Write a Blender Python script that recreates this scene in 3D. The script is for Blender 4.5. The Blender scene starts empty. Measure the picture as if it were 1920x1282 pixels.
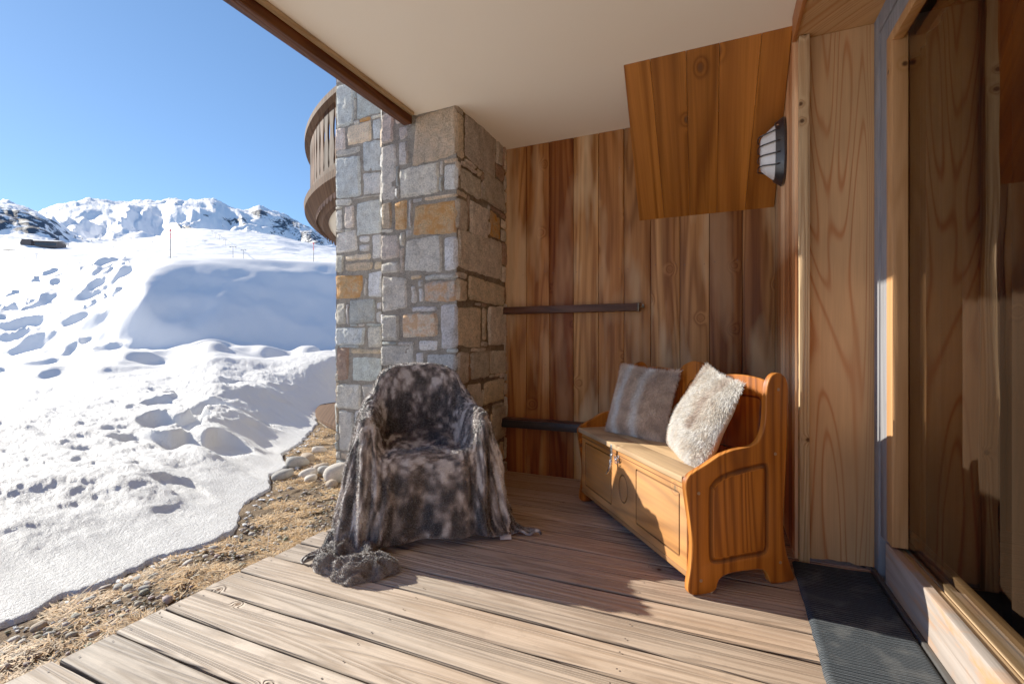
import bpy, bmesh, math, random
import numpy as np
from mathutils import Vector, Matrix
from mathutils.geometry import tessellate_polygon

random.seed(7)
SC = bpy.context.scene
COL = SC.collection
PI = math.pi
rad = math.radians

# ------------------------------------------------------------------ noise
def _hash(ix, iy, iz, seed):
    h = (ix * 374761393 + iy * 668265263 + iz * 2147483647 + seed * 1274126177) & 0xFFFFFFFF
    h = ((h ^ (h >> 13)) * 1274126177) & 0xFFFFFFFF
    h = ((h ^ (h >> 16)) * 2246822519) & 0xFFFFFFFF
    return ((h ^ (h >> 15)) & 0xFFFFFF) / float(0xFFFFFF) * 2 - 1

def vnoise(x, y, z=0.0, seed=0):
    x = np.asarray(x, float); y = np.asarray(y, float); z = np.zeros_like(x) + z
    ix = np.floor(x).astype(np.int64); iy = np.floor(y).astype(np.int64); iz = np.floor(z).astype(np.int64)
    fx = x - ix; fy = y - iy; fz = z - iz
    ux = fx * fx * fx * (fx * (fx * 6 - 15) + 10); uy = fy * fy * fy * (fy * (fy * 6 - 15) + 10); uz = fz * fz * fz * (fz * (fz * 6 - 15) + 10)
    r = 0
    for dz in (0, 1):
        wz = uz if dz else 1 - uz
        if dz and not np.any(uz): break
        a = _hash(ix, iy, iz + dz, seed); b = _hash(ix + 1, iy, iz + dz, seed)
        c = _hash(ix, iy + 1, iz + dz, seed); d = _hash(ix + 1, iy + 1, iz + dz, seed)
        r = r + wz * ((a * (1 - ux) + b * ux) * (1 - uy) + (c * (1 - ux) + d * ux) * uy)
    return r

def fbm(x, y, z=0.0, seed=0, octaves=4, gain=0.5, lac=2.03):
    s = 0; a = 1.0; f = 1.0; n = 0
    for k in range(octaves):
        s = s + a * vnoise(np.asarray(x) * f + k * 17.3, np.asarray(y) * f - k * 9.1, np.asarray(z) * f, seed + k)
        n += a; a *= gain; f *= lac
    return s / n

def sstep(a, b, x):
    t = np.clip((x - a) / (b - a), 0, 1)
    return t * t * (3 - 2 * t)

# ------------------------------------------------------------------ objects
def tag(o, label=None, cat=None, group=None, kind=None):
    if label: o['label'] = label
    if cat: o['category'] = cat
    if group: o['group'] = group
    if kind: o['kind'] = kind
    return o

def empty(name, loc=(0, 0, 0), rz=0.0, label=None, cat=None, group=None):
    o = bpy.data.objects.new(name, None)
    o.empty_display_size = 0.1
    COL.objects.link(o)
    o.location = loc; o.rotation_euler = (0, 0, rz)
    return tag(o, label, cat, group)

def link(name, me, mat, parent=None, smooth=False):
    o = bpy.data.objects.new(name, me)
    COL.objects.link(o)
    if mat is not None and len(me.materials) == 0: me.materials.append(mat)
    if parent is not None: o.parent = parent
    if smooth:
        me.polygons.foreach_set('use_smooth', [True] * len(me.polygons))
    me.update()
    return o

def np_mesh(name, verts, faces, tint=None, seed=None):
    """verts (n,3); faces (m,k) array of equal size or list of lists; tint (n,3|4) per vertex; seed (n,)"""
    me = bpy.data.meshes.new(name)
    verts = np.asarray(verts, dtype=np.float32)
    if isinstance(faces, np.ndarray):
        m, k = faces.shape
        me.vertices.add(len(verts)); me.vertices.foreach_set('co', verts.ravel())
        me.loops.add(m * k); me.loops.foreach_set('vertex_index', faces.astype(np.int32).ravel())
        me.polygons.add(m)
        me.polygons.foreach_set('loop_start', np.arange(0, m * k, k, dtype=np.int32))
        me.update(calc_edges=True)
    else:
        me.from_pydata([tuple(map(float, v)) for v in verts], [], [tuple(map(int, f)) for f in faces])
    if tint is not None:
        t = np.asarray(tint, dtype=np.float32)
        if t.shape[1] == 3: t = np.hstack([t, np.ones((len(t), 1), np.float32)])
        a = me.color_attributes.new('tint', 'FLOAT_COLOR', 'POINT'); a.data.foreach_set('color', t.ravel())
    if seed is not None:
        a = me.attributes.new('seed', 'FLOAT', 'POINT'); a.data.foreach_set('value', np.asarray(seed, dtype=np.float32))
    return me

class MB:
    """collects pieces into one mesh, with a tint and a seed per vertex"""
    def __init__(s): s.v = []; s.f = []; s.t = []; s.s = []
    def add(s, verts, faces, tint=(1, 1, 1), seed=0.0):
        b = len(s.v)
        s.v.extend([tuple(v) for v in verts]); s.f.extend([tuple(i + b for i in f) for f in faces])
        if hasattr(tint, 'shape') and getattr(tint, 'ndim', 1) == 2: s.t.extend([tuple(x) for x in tint])
        else: s.t.extend([tuple(tint)] * len(verts))
        s.s.extend([seed] * len(verts))
    def box(s, x0, x1, y0, y1, z0, z1, tint=(1, 1, 1), seed=0.0, bev=0.0, M=None):
        bm = bmesh.new(); bmesh.ops.create_cube(bm, size=1)
        for v in bm.verts: v.co = Vector(((x0 + x1) / 2 + v.co.x * (x1 - x0), (y0 + y1) / 2 + v.co.y * (y1 - y0), (z0 + z1) / 2 + v.co.z * (z1 - z0)))
        if bev: bmesh.ops.bevel(bm, geom=list(bm.edges), offset=bev, segments=2, affect='EDGES', profile=0.5)
        if M is not None: bm.transform(M)
        s.bm(bm, tint, seed)
    def bm(s, bm, tint=(1, 1, 1), seed=0.0):
        bm.verts.index_update()
        s.add([v.co[:] for v in bm.verts], [[v.index for v in f.verts] for f in bm.faces], tint, seed); bm.free()
    def tube(s, pts, r, n=8, tint=(1, 1, 1), seed=0.0, closed=False, cap=True):
        pts = [Vector(p) for p in pts]; N = len(pts)
        rr = r if hasattr(r, '__len__') else [r] * N
        vs = []; fs = []; prev = None
        for i, p in enumerate(pts):
            a = pts[(i - 1) % N] if (closed or i > 0) else p
            b = pts[(i + 1) % N] if (closed or i < N - 1) else p
            t = (b - a).normalized()
            if prev is None: u = t.orthogonal().normalized()
            else:
                u = prev - t * prev.dot(t); u = u.normalized() if u.length > 1e-6 else t.orthogonal().normalized()
            prev = u; w = t.cross(u)
            for k in range(n):
                an = 2 * PI * k / n; vs.append(p + (u * math.cos(an) + w * math.sin(an)) * rr[i])
        for i in range(N if closed else N - 1):
            j = (i + 1) % N
            for k in range(n): fs.append((i * n + k, i * n + (k + 1) % n, j * n + (k + 1) % n, j * n + k))
        if cap and not closed:
            fs.append(tuple(range(n - 1, -1, -1))); fs.append(tuple((N - 1) * n + k for k in range(n)))
        s.add([v[:] for v in vs], fs, tint, seed)
    def build(s, name, mat, parent=None, smooth=False, angle=None):
        me = np_mesh(name, np.array(s.v, dtype=float), s.f, np.array(s.t, dtype=float), np.array(s.s, dtype=float))
        o = link(name, me, mat, parent, smooth)
        if angle:
            me.polygons.foreach_set('use_smooth', [True] * len(me.polygons))
            me.set_sharp_from_angle(angle=rad(angle))
        return o

# ------------------------------------------------------------------ materials
class N:
    def __init__(s, name):
        s.m = bpy.data.materials.new(name); s.m.use_nodes = True
        s.t = s.m.node_tree; s.t.nodes.clear()
        s.out = s.t.nodes.new('ShaderNodeOutputMaterial')
        s.geo = s.t.nodes.new('ShaderNodeTexCoord')
        s.obj = s.geo.outputs['Object']
    def _in(s, sock, v):
        if v is None: return
        if isinstance(v, bpy.types.NodeSocket): s.t.links.new(v, sock)
        else:
            if sock.type == 'RGBA' and len(v) == 3: v = (*v, 1)
            sock.default_value = v
    def n(s, typ, **kw):
        nd = s.t.nodes.new(typ)
        for k, v in kw.items():
            if k.startswith('i_'): s._in(nd.inputs[k[2:].replace('_', ' ')], v)
            else: setattr(nd, k, v)
        return nd
    def M(s, op, a, b=None, c=None, clamp=False):
        nd = s.t.nodes.new('ShaderNodeMath'); nd.operation = op; nd.use_clamp = clamp
        s._in(nd.inputs[0], a)
        if b is not None: s._in(nd.inputs[1], b)
        if c is not None: s._in(nd.inputs[2], c)
        return nd.outputs[0]
    def noise(s, vec=None, scale=5., detail=2., rough=0.5, dist=0., col=False, lac=2.0):
        nd = s.t.nodes.new('ShaderNodeTexNoise')
        s._in(nd.inputs['Vector'], vec if vec is not None else s.obj)
        s._in(nd.inputs['Scale'], scale); s._in(nd.inputs['Detail'], detail); s._in(nd.inputs['Roughness'], rough); s._in(nd.inputs['Distortion'], dist)
        return nd.outputs['Color' if col else 'Fac']
    def ramp(s, f, stops, interp='LINEAR'):
        nd = s.t.nodes.new('ShaderNodeValToRGB'); cr = nd.color_ramp; cr.interpolation = interp
        while len(cr.elements) < len(stops): cr.elements.new(0.5)
        for e, (p, c) in zip(cr.elements, stops):
            e.position = p
            if not hasattr(c, '__len__'): c = (c, c, c)
            e.color = (*c, 1) if len(c) == 3 else c
        s._in(nd.inputs[0], f)
        return nd.outputs[0]
    def mr(s, f, a, b, c=0., d=1., clamp=True):
        nd = s.t.nodes.new('ShaderNodeMapRange'); nd.clamp = clamp
        for i, v in enumerate((f, a, b, c, d)): s._in(nd.inputs[i], v)
        return nd.outputs[0]
    def mix(s, f, a, b, mode='MIX'):
        nd = s.t.nodes.new('ShaderNodeMix'); nd.data_type = 'RGBA'; nd.blend_type = mode
        s._in(nd.inputs[0], f); s._in(nd.inputs[6], a); s._in(nd.inputs[7], b)
        return nd.outputs[2]
    def xyz(s, v=None):
        nd = s.t.nodes.new('ShaderNodeSeparateXYZ'); s._in(nd.inputs[0], v if v is not None else s.obj); return nd.outputs
    def comb(s, x, y, z):
        nd = s.t.nodes.new('ShaderNodeCombineXYZ')
        for i, v in enumerate((x, y, z)): s._in(nd.inputs[i], v)
        return nd.outputs[0]
    def attr(s, name, out='Color'):
        nd = s.t.nodes.new('ShaderNodeAttribute'); nd.attribute_name = name; return nd.outputs[out]
    def vm(s, op, a, b):
        nd = s.t.nodes.new('ShaderNodeVectorMath'); nd.operation = op; s._in(nd.inputs[0], a); s._in(nd.inputs[1], b); return nd.outputs[0]
    def bump(s, h, dist, strength=1., normal=None):
        nd = s.t.nodes.new('ShaderNodeBump'); s._in(nd.inputs['Height'], h); s._in(nd.inputs['Distance'], dist); s._in(nd.inputs['Strength'], strength)
        if normal is not None: s._in(nd.inputs['Normal'], normal)
        return nd.outputs[0]
    def bsdf(s, color, rough=0.6, normal=None, **kw):
        nd = s.t.nodes.new('ShaderNodeBsdfPrincipled')
        s._in(nd.inputs['Base Color'], color); s._in(nd.inputs['Roughness'], rough)
        if normal is not None: s._in(nd.inputs['Normal'], normal)
        for k, v in kw.items(): s._in(nd.inputs[k.replace('_', ' ')], v)
        s.t.links.new(nd.outputs[0], s.out.inputs[0])
        return s.m

def wood(name, light, dark, along=2, seeded=True, tinted=True, across=5.0, rings=9.0, ring_amt=0.6, fibre=0.35,
         knots=0.5, knot_scale=3.2, bump=0.0015, rough=0.6, stain=None, stain_amt=0.4, knot_col=(0.08, 0.035, 0.015),
         thin=False, warp=0.5, stain_scale=(2.2, 0.5), extra=None, grime=None, tw=0.83, knot_r=0.02, core=0.013, f2w=0.5, spec=0.12, knot_w=0.22, alongf=0.75):
    n = N(name)
    x = n.xyz()
    L = x[along]; oth = [x[i] for i in range(3) if i != along]
    A, T = oth
    if along == 0: A, T = x[1], x[2]
    sd = n.attr('seed', 'Fac') if seeded else 0.37
    s1 = n.M('MULTIPLY', sd, 13.7); s2 = n.M('MULTIPLY', sd, 29.1); s3 = n.M('MULTIPLY', sd, 5.3)
    AT = n.M('ADD', A, n.M('MULTIPLY', T, tw))
    p = n.comb(n.M('MULTIPLY_ADD', AT, across, s1), n.M('MULTIPLY_ADD', L, alongf, s2), s3)
    f = n.noise(p, 1.0, 1.2, 0.45, warp)
    # knots
    pk = n.comb(n.M('ADD', AT, s1), n.M('ADD', L, s2), 0.0)
    vo = n.t.nodes.new('ShaderNodeTexVoronoi'); vo.voronoi_dimensions = '2D'
    n._in(vo.inputs['Vector'], pk); n._in(vo.inputs['Scale'], knot_scale)
    rnd = n.xyz(vo.outputs['Color'])[0]
    d = n.M('DIVIDE', vo.outputs['Distance'], knot_scale)
    on = n.M('LESS_THAN', rnd, knots)
    k1 = n.M('MULTIPLY', n.M('POWER', 2.718, n.M('MULTIPLY', n.M('POWER', n.M('DIVIDE', d, knot_r), 2.0), -1.0)), on)
    kc = n.M('MULTIPLY', n.mr(d, core * 0.45, core, 1.0, 0.0), on)
    f2 = n.M('ADD', f, n.M('MULTIPLY', k1, knot_w))
    r = n.M('SINE', n.M('MULTIPLY', f2, rings * 2 * PI))
    r = n.mr(r, -1.0, 1.0)
    ring = n.M('POWER', r, 6.0 if thin else 1.8)
    fib = n.noise(n.comb(n.M('MULTIPLY_ADD', AT, 230.0, s1), n.M('MULTIPLY_ADD', L, 5.0, s2), s3), 1.0, 3.0, 0.6)
    fib2 = n.noise(n.comb(n.M('MULTIPLY_ADD', AT, 60.0, s1), n.M('MULTIPLY_ADD', L, 1.6, s2), s3), 1.0, 2.0, 0.5)
    c = n.mix(n.M('MULTIPLY', ring, ring_amt), light, dark)
    fm = n.mr(n.M('ADD', n.M('MULTIPLY', fib, 1 - f2w), n.M('MULTIPLY', fib2, f2w)), 0.3, 0.7, 1 - fibre, 1 + fibre * 0.5)
    c = n.mix(1.0, c, n.comb(fm, fm, fm), 'MULTIPLY')
    c = n.mix(n.M('MULTIPLY', k1, 0.45), c, dark)
    c = n.mix(kc, c, knot_col)
    if stain is not None:
        st = n.noise(n.comb(n.M('MULTIPLY_ADD', AT, stain_scale[0], s3), n.M('MULTIPLY_ADD', L, stain_scale[1], s1), s2), 1.0, 3.0, 0.55)
        c = n.mix(n.mr(st, 0.42, 0.64, 0.0, stain_amt), c, stain)
    if extra is not None: c = extra(n, c, x)
    if tinted: c = n.mix(1.0, c, n.attr('tint'), 'MULTIPLY')
    if grime is not None:
        g = n.noise(n.obj, 14.0, 5.0, 0.65)
        c = n.mix(n.mr(g, 0.55, 0.75, 0, grime), c, (0.05, 0.035, 0.025))
    h = n.M('ADD', n.M('MULTIPLY', ring, -0.7), n.M('MULTIPLY', fib, 0.5))
    h = n.M('SUBTRACT', h, n.M('MULTIPLY', kc, 0.5))
    nb = n.bump(h, bump, 1.0)
    rr = n.mr(fib, 0.3, 0.7, rough - 0.08, min(1.0, rough + 0.1))
    return n.bsdf(c, rr, nb, Specular_IOR_Level=spec)

def plain(name, color, rough=0.5, metal=0.0, noise=0.08, bump=0.0, scale=40., spec=0.5):
    n = N(name)
    f = n.noise(n.obj, scale, 4.0, 0.6)
    m = n.mr(f, 0.3, 0.7, 1 - noise * 2, 1 + noise)
    c = n.mix(1.0, color, n.comb(m, m, m), 'MULTIPLY')
    nb = n.bump(f, bump) if bump else None
    return n.bsdf(c, n.mr(f, 0.3, 0.7, max(0.02, rough - 0.06), min(1, rough + 0.08)), nb, Metallic=metal, Specular_IOR_Level=spec)
# ------------------------------------------------------------------ camera, sun, sky
CS, CC = 0.4, 0.9165           # sine and cosine of the camera's turn to the left of the +Y axis
cam = bpy.data.objects.new('camera', bpy.data.cameras.new('camera'))
COL.objects.link(cam)
cam.location = (0, 0, 1.0); cam.rotation_euler = (rad(90), 0, math.asin(CS))
cam.data.lens = 16.54; cam.data.sensor_width = 36; cam.data.clip_start = 0.02; cam.data.clip_end = 12000
SC.camera = cam

SUN_EL, SUN_AZ = rad(25.0), rad(-2.0)     # light travels along +X, turned SUN_AZ towards +Y
ld = Vector((math.cos(SUN_AZ) * math.cos(SUN_EL), math.sin(SUN_AZ) * math.cos(SUN_EL), -math.sin(SUN_EL)))
sun = bpy.data.objects.new('sun', bpy.data.lights.new('sun', 'SUN'))
COL.objects.link(sun)
sun.data.energy = 5.0; sun.data.angle = rad(0.53); sun.data.color = (1.0, 0.93, 0.80)
sun.rotation_euler = ld.to_track_quat('-Z', 'Y').to_euler()

w = bpy.data.worlds.new('World'); SC.world = w; w.use_nodes = True
wn = w.node_tree; bg = wn.nodes['Background']
sky = wn.nodes.new('ShaderNodeTexSky'); sky.sky_type = 'NISHITA'; sky.sun_disc = False
sky.sun_elevation = SUN_EL
sky.sun_rotation = math.atan2(-ld.x, -ld.y)
sky.altitude = 2200; sky.air_density = 1.0; sky.dust_density = 0.3; sky.ozone_density = 2.5
tintn = wn.nodes.new('ShaderNodeMix'); tintn.data_type = 'RGBA'; tintn.blend_type = 'MULTIPLY'; tintn.inputs[0].default_value = 1.0
tintn.inputs[7].default_value = (0.49, 0.665, 0.84, 1)      # the photo's deeper blue
wn.links.new(sky.outputs[0], tintn.inputs[6]); wn.links.new(tintn.outputs[2], bg.inputs[0]); bg.inputs[1].default_value = 0.10
SC.view_settings.view_transform = 'Standard'; SC.view_settings.look = 'None'; SC.view_settings.exposure = 0; SC.view_settings.gamma = 1.38
SC.cycles.film_exposure = 2.05
SC.render.engine = 'CYCLES'
SC.cycles.max_bounces = 10; SC.cycles.diffuse_bounces = 6; SC.cycles.glossy_bounces = 4; SC.cycles.transmission_bounces = 6; SC.cycles.transparent_max_bounces = 8
SC.cycles.caustics_reflective = False; SC.cycles.caustics_refractive = False
SC.cycles.use_denoising = True; SC.cycles.sample_clamp_indirect = 6.0

# ------------------------------------------------------------------ materials
M_snow = None
def mat_snow():
    n = N('snow')
    x = n.xyz()
    f1 = n.noise(n.obj, 9.0, 5.0, 0.6); f2 = n.noise(n.obj, 70.0, 4.0, 0.65); f3 = n.noise(n.obj, 260.0, 2.0, 0.6)
    far = n.mr(n.vmlen(n.obj), 3.0, 16.0, 1.0, 0.1)
    h = n.M('ADD', n.M('MULTIPLY', f1, 0.5), n.M('ADD', n.M('MULTIPLY', f2, 0.4), n.M('MULTIPLY', f3, 0.2)))
    h = n.M('MULTIPLY', h, far)
    nb = n.bump(h, 0.05, 1.0)
    near = n.mr(x[0], -3.2, -2.4, 0.0, 1.0)
    dirt = n.M('MULTIPLY', n.mr(f2, 0.5, 0.75), n.M('MULTIPLY', near, 0.25))
    c = n.mix(dirt, (0.79, 0.80, 0.82), (0.5, 0.46, 0.42))
    return n.bsdf(c, 0.55, nb, Specular_IOR_Level=0.3, Sheen_Weight=0.0)
N.vmlen = lambda s, v: (lambda nd: (setattr(nd, 'operation', 'LENGTH'), s._in(nd.inputs[0], v), nd.outputs['Value'])[2])(s.t.nodes.new('ShaderNodeVectorMath'))
M_snow = mat_snow()

def mat_mountain():
    n = N('mountain_snow')
    x = n.xyz()
    g = n.t.nodes.new('ShaderNodeNewGeometry')
    nz = n.xyz(g.outputs['Normal'])[2]
    f = n.noise(n.obj, 0.02, 6.0, 0.62); f2 = n.noise(n.obj, 0.09, 5.0, 0.7)
    rk = n.attr('tint')
    r = n.xyz(rk)[0]
    v = n.M('ADD', n.M('MULTIPLY', f, 0.45), n.M('MULTIPLY', f2, 0.55))
    thr = n.M('SUBTRACT', n.M('ADD', v, n.M('MULTIPLY', r, 0.17)), 0.615)
    rock = n.mr(thr, 0.0, 0.015)
    c = n.mix(rock, (0.90, 0.92, 0.96), (0.045, 0.055, 0.075))
    h = n.noise(n.obj, 0.05, 6.0, 0.6)
    nb = n.bump(h, 6.0, 0.5)
    return n.bsdf(c, 0.7, nb, Specular_IOR_Level=0.1)
M_mount = mat_mountain()

def mat_soil():
    n = N('soil')
    f = n.noise(n.obj, 6.0, 6.0, 0.65); f2 = n.noise(n.obj, 90.0, 4.0, 0.65)
    c = n.ramp(f, [(0.3, (0.035, 0.022, 0.013)), (0.5, (0.10, 0.062, 0.033)), (0.7, (0.19, 0.125, 0.07))])
    c = n.mix(n.mr(f2, 0.35, 0.7), c, (0.22, 0.15, 0.09))
    return n.bsdf(c, 0.95, n.bump(f2, 0.02), Specular_IOR_Level=0.1)
M_soil = mat_soil()

def mat_straw():
    n = N('dry_grass')
    c = n.mix(1.0, n.attr('tint'), (1, 1, 1), 'MULTIPLY')
    return n.bsdf(c, 0.6, None, Specular_IOR_Level=0.3)
M_straw = mat_straw()

def mat_stone():
    n = N('rubble_stone')
    t = n.attr('tint')
    a = n.attr('seed', 'Fac')
    f = n.noise(n.obj, 14.0, 6.0, 0.68, 0.4); f2 = n.noise(n.obj, 95.0, 5.0, 0.75); f3 = n.noise(n.obj, 5.0, 4.0, 0.6)
    m = n.mr(n.M('ADD', n.M('MULTIPLY', f, 0.4), n.M('MULTIPLY', f2, 0.6)), 0.36, 0.64, 0.42, 1.5)
    c = n.mix(1.0, t, n.comb(m, m, m), 'MULTIPLY')
    # iron staining on the stones that carry a high seed
    c = n.mix(n.M('MULTIPLY', n.mr(f, 0.40, 0.58), a), c, (0.66, 0.29, 0.08))
    c = n.mix(n.M('MULTIPLY', n.mr(f3, 0.5, 0.7), 0.30), c, (0.60, 0.50, 0.38))
    c = n.mix(n.M('MULTIPLY', n.mr(f2, 0.60, 0.72), 0.35), c, (0.62, 0.6, 0.56))
    h = n.M('ADD', n.M('MULTIPLY', f, 0.5), f2)
    return n.bsdf(c, 0.85, n.bump(h, 0.030), Specular_IOR_Level=0.08)
M_stone = mat_stone()

def mat_ceiling():
    n = N('painted_ceiling')
    f = n.noise(n.obj, 1.3, 3.0, 0.5); f2 = n.noise(n.obj, 120.0, 3.0, 0.6)
    c = n.mix(n.mr(f, 0.35, 0.65), (0.98, 0.86, 0.68), (0.97, 0.835, 0.645))
    return n.bsdf(c, 0.9, n.bump(f2, 0.0006), Specular_IOR_Level=0.2)
M_ceil = mat_ceiling()

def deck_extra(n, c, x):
    # sheltered boards stay redder; shade towards the back is painted in as well
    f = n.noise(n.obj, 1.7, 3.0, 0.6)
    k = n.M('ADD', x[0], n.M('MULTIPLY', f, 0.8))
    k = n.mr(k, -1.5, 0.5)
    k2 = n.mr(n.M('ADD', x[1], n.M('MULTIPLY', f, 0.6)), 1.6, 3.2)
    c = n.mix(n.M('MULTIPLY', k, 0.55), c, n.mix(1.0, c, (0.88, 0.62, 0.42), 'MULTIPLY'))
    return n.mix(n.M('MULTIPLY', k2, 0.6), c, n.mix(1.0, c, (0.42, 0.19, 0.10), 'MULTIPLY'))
M_deck = wood('weathered_deck_wood', (0.66, 0.58, 0.49), (0.20, 0.145, 0.10), along=0, across=12.0, rings=16.0, ring_amt=0.5, alongf=0.36, warp=0.1, knot_w=0.14, f2w=0.4,
              fibre=0.42, knots=0.35, knot_scale=2.2, bump=0.006, rough=0.75, stain=(0.48, 0.32, 0.19), stain_amt=0.35, extra=deck_extra, grime=0.25)
def plank_extra(n, c, x):
    # rain-bleached lower parts and streaks running down the boards
    f = n.noise(n.comb(n.M('MULTIPLY', x[0], 9.0), 0.0, n.M('MULTIPLY', x[2], 0.35)), 1.0, 3.0, 0.5)
    g = n.noise(n.comb(n.M('MULTIPLY', x[0], 5.0), 3.0, n.M('MULTIPLY', x[2], 0.9)), 1.0, 3.0, 0.5)
    c = n.mix(n.mr(f, 0.50, 0.62, 0, 0.6), c, n.mix(1.0, c, (0.38, 0.22, 0.17), 'MULTIPLY'))
    return n.mix(n.mr(g, 0.50, 0.62, 0, 0.65), c, (0.62, 0.35, 0.17))
M_plank = wood('stained_wall_boards', (0.42, 0.155, 0.046), (0.13, 0.034, 0.009), along=2, across=6.0, rings=10.0, alongf=0.35, warp=0.15, ring_amt=0.6, f2w=0.65, core=0.02, knot_r=0.03,
               fibre=0.36, knots=0.6, knot_scale=2.6, knot_col=(0.30, 0.10, 0.03), bump=0.001, rough=0.5, extra=plank_extra)
M_soffit = wood('orange_stained_boards', (0.42, 0.125, 0.020), (0.09, 0.019, 0.003), along=2, tw=0.0, alongf=0.4, warp=0.15, across=4.0, rings=9.0, ring_amt=0.6, f2w=0.6, core=0.018, knot_r=0.028,
                fibre=0.42, knots=0.6, knot_scale=3.0, bump=0.001, rough=0.45, stain=(0.24, 0.07, 0.014), stain_amt=0.55, stain_scale=(7.0, 0.5))
M_bench = wood('honey_pine', spec=0.14, light=(0.46, 0.115, 0.013), dark=(0.08, 0.014, 0.0015), along=2, across=6.0, rings=11.0, ring_amt=0.65, alongf=0.4, warp=0.2, core=0.015, knot_r=0.026,
               fibre=0.36, knots=0.45, knot_scale=3.4, bump=0.0008, rough=0.42, stain=(0.24, 0.06, 0.008), stain_amt=0.5)
M_bench_x = wood('honey_pine_long', spec=0.12, light=(0.54, 0.18, 0.034), dark=(0.14, 0.032, 0.005), along=0, across=5.0, rings=9.0, ring_amt=0.6, alongf=0.4, warp=0.2,
               fibre=0.3, knots=0.45, knot_scale=3.0, bump=0.0008, rough=0.45, stain=(0.60, 0.36, 0.17), stain_amt=0.45)
M_seat = wood('worn_seat_wood', (0.56, 0.34, 0.165), (0.18, 0.085, 0.034), along=0, across=4.0, rings=7.0, ring_amt=0.5,
               fibre=0.25, knots=0.4, knot_scale=3.0, bump=0.001, rough=0.55, stain=(0.22, 0.13, 0.075), stain_amt=0.5)
M_beam = wood('dark_beam_wood', (0.10, 0.030, 0.008), (0.03, 0.009, 0.003), along=1, seeded=False, tinted=False, across=10.0, ring_amt=0.6, bump=0.002)
M_darkwood = wood('dark_rail_wood', (0.085, 0.04, 0.027), (0.035, 0.017, 0.012), along=0, seeded=False, tinted=False, across=10.0, ring_amt=0.6, bump=0.002, rough=0.4)
M_ply = wood('plywood_sheet', (0.56, 0.285, 0.115), (0.32, 0.06, 0.009), along=2, seeded=False, tinted=False, across=4.2, rings=13.0, ring_amt=0.62, alongf=0.42,
             fibre=0.2, knots=0.2, knot_scale=1.6, bump=0.0008, rough=0.6, thin=True, warp=1.2, stain=(0.34, 0.18, 0.075), stain_amt=0.65, stain_scale=(3.0, 1.2))
M_batten = wood('sawn_batten', (0.62, 0.38, 0.18), (0.32, 0.14, 0.05), along=2, across=16.0, rings=7.0, ring_amt=0.6, knots=0.5, knot_scale=6.0, bump=0.002)
M_greyframe = wood('greyed_frame_wood', (0.20, 0.195, 0.205), (0.11, 0.105, 0.115), along=2, across=14.0, rings=5.0, ring_amt=0.4, fibre=0.2, knots=0.1, bump=0.001, rough=0.6)
M_strip = wood('orange_bead_wood', (0.48, 0.22, 0.08), (0.30, 0.115, 0.03), along=2, across=14.0, rings=5.0, ring_amt=0.4, fibre=0.2, knots=0.2, bump=0.001, rough=0.45)
def sill_extra(n, c, x):
    f = n.noise(n.comb(n.M('MULTIPLY', x[2], 9.0), n.M('MULTIPLY', x[1], 2.2), 0.0), 1.0, 5.0, 0.65, 0.8)
    return n.mix(n.mr(f, 0.48, 0.64, 0, 0.8), c, (0.42, 0.18, 0.055))
M_sill = wood('weathered_sill_wood', (0.34, 0.28, 0.24), (0.16, 0.11, 0.08), along=1, across=12.0, rings=5.0, ring_amt=0.35, fibre=0.25, knots=0.15, bump=0.002, rough=0.7, extra=sill_extra)
M_track = wood('track_wood', (0.42, 0.265, 0.135), (0.18, 0.09, 0.035), along=1, across=16.0, rings=5.0, ring_amt=0.45, fibre=0.25, knots=0.1, bump=0.001, rough=0.5)
M_balc = wood('balcony_wood', spec=0.03, light=(0.085, 0.036, 0.016), dark=(0.02, 0.008, 0.004), along=2, across=10.0, rings=6.0, ring_amt=0.5, fibre=0.3, knots=0.1, bump=0.002, rough=0.7)
M_rim = wood('weathered_rim_wood', spec=0.03, light=(0.11, 0.062, 0.038), dark=(0.03, 0.016, 0.010), along=2, across=10.0, rings=6.0, ring_amt=0.5, fibre=0.35, knots=0.1, bump=0.002, rough=0.75)
M_black = plain('black_lamp_metal', (0.012, 0.012, 0.014), 0.38, 0.0, 0.05)
M_glasswhite = plain('opal_glass', (0.80, 0.80, 0.80), 0.25, 0.0, 0.02)
M_chrome = plain('worn_steel', (0.75, 0.75, 0.78), 0.25, 1.0, 0.1, 0.0, 60)
M_screw = plain('wood_plug', (0.30, 0.15, 0.06), 0.5, 0.0, 0.1)

def mat_carpet():
    n = N('ribbed_mat')
    x = n.xyz()
    r = n.M('SINE', n.M('MULTIPLY', n.M('ADD', x[1], n.M('MULTIPLY', n.noise(n.obj, 8.0, 2.0), 0.004)), 2 * PI / 0.0085))
    f = n.noise(n.obj, 420.0, 3.0, 0.7); f2 = n.noise(n.obj, 9.0, 4.0, 0.6)
    v = n.mr(n.M('ADD', n.M('MULTIPLY', f, 0.8), n.M('MULTIPLY', r, 0.22)), 0.25, 0.75)
    c = n.mix(v, (0.006, 0.008, 0.011), (0.085, 0.10, 0.115))
    c = n.mix(n.mr(f2, 0.5, 0.7, 0, 0.35), c, (0.15, 0.15, 0.145))
    h = n.M('ADD', n.M('MULTIPLY', r, 0.5), f)
    return n.bsdf(c, 0.95, n.bump(h, 0.003), Specular_IOR_Level=0.1)
M_mat = mat_carpet()

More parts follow.
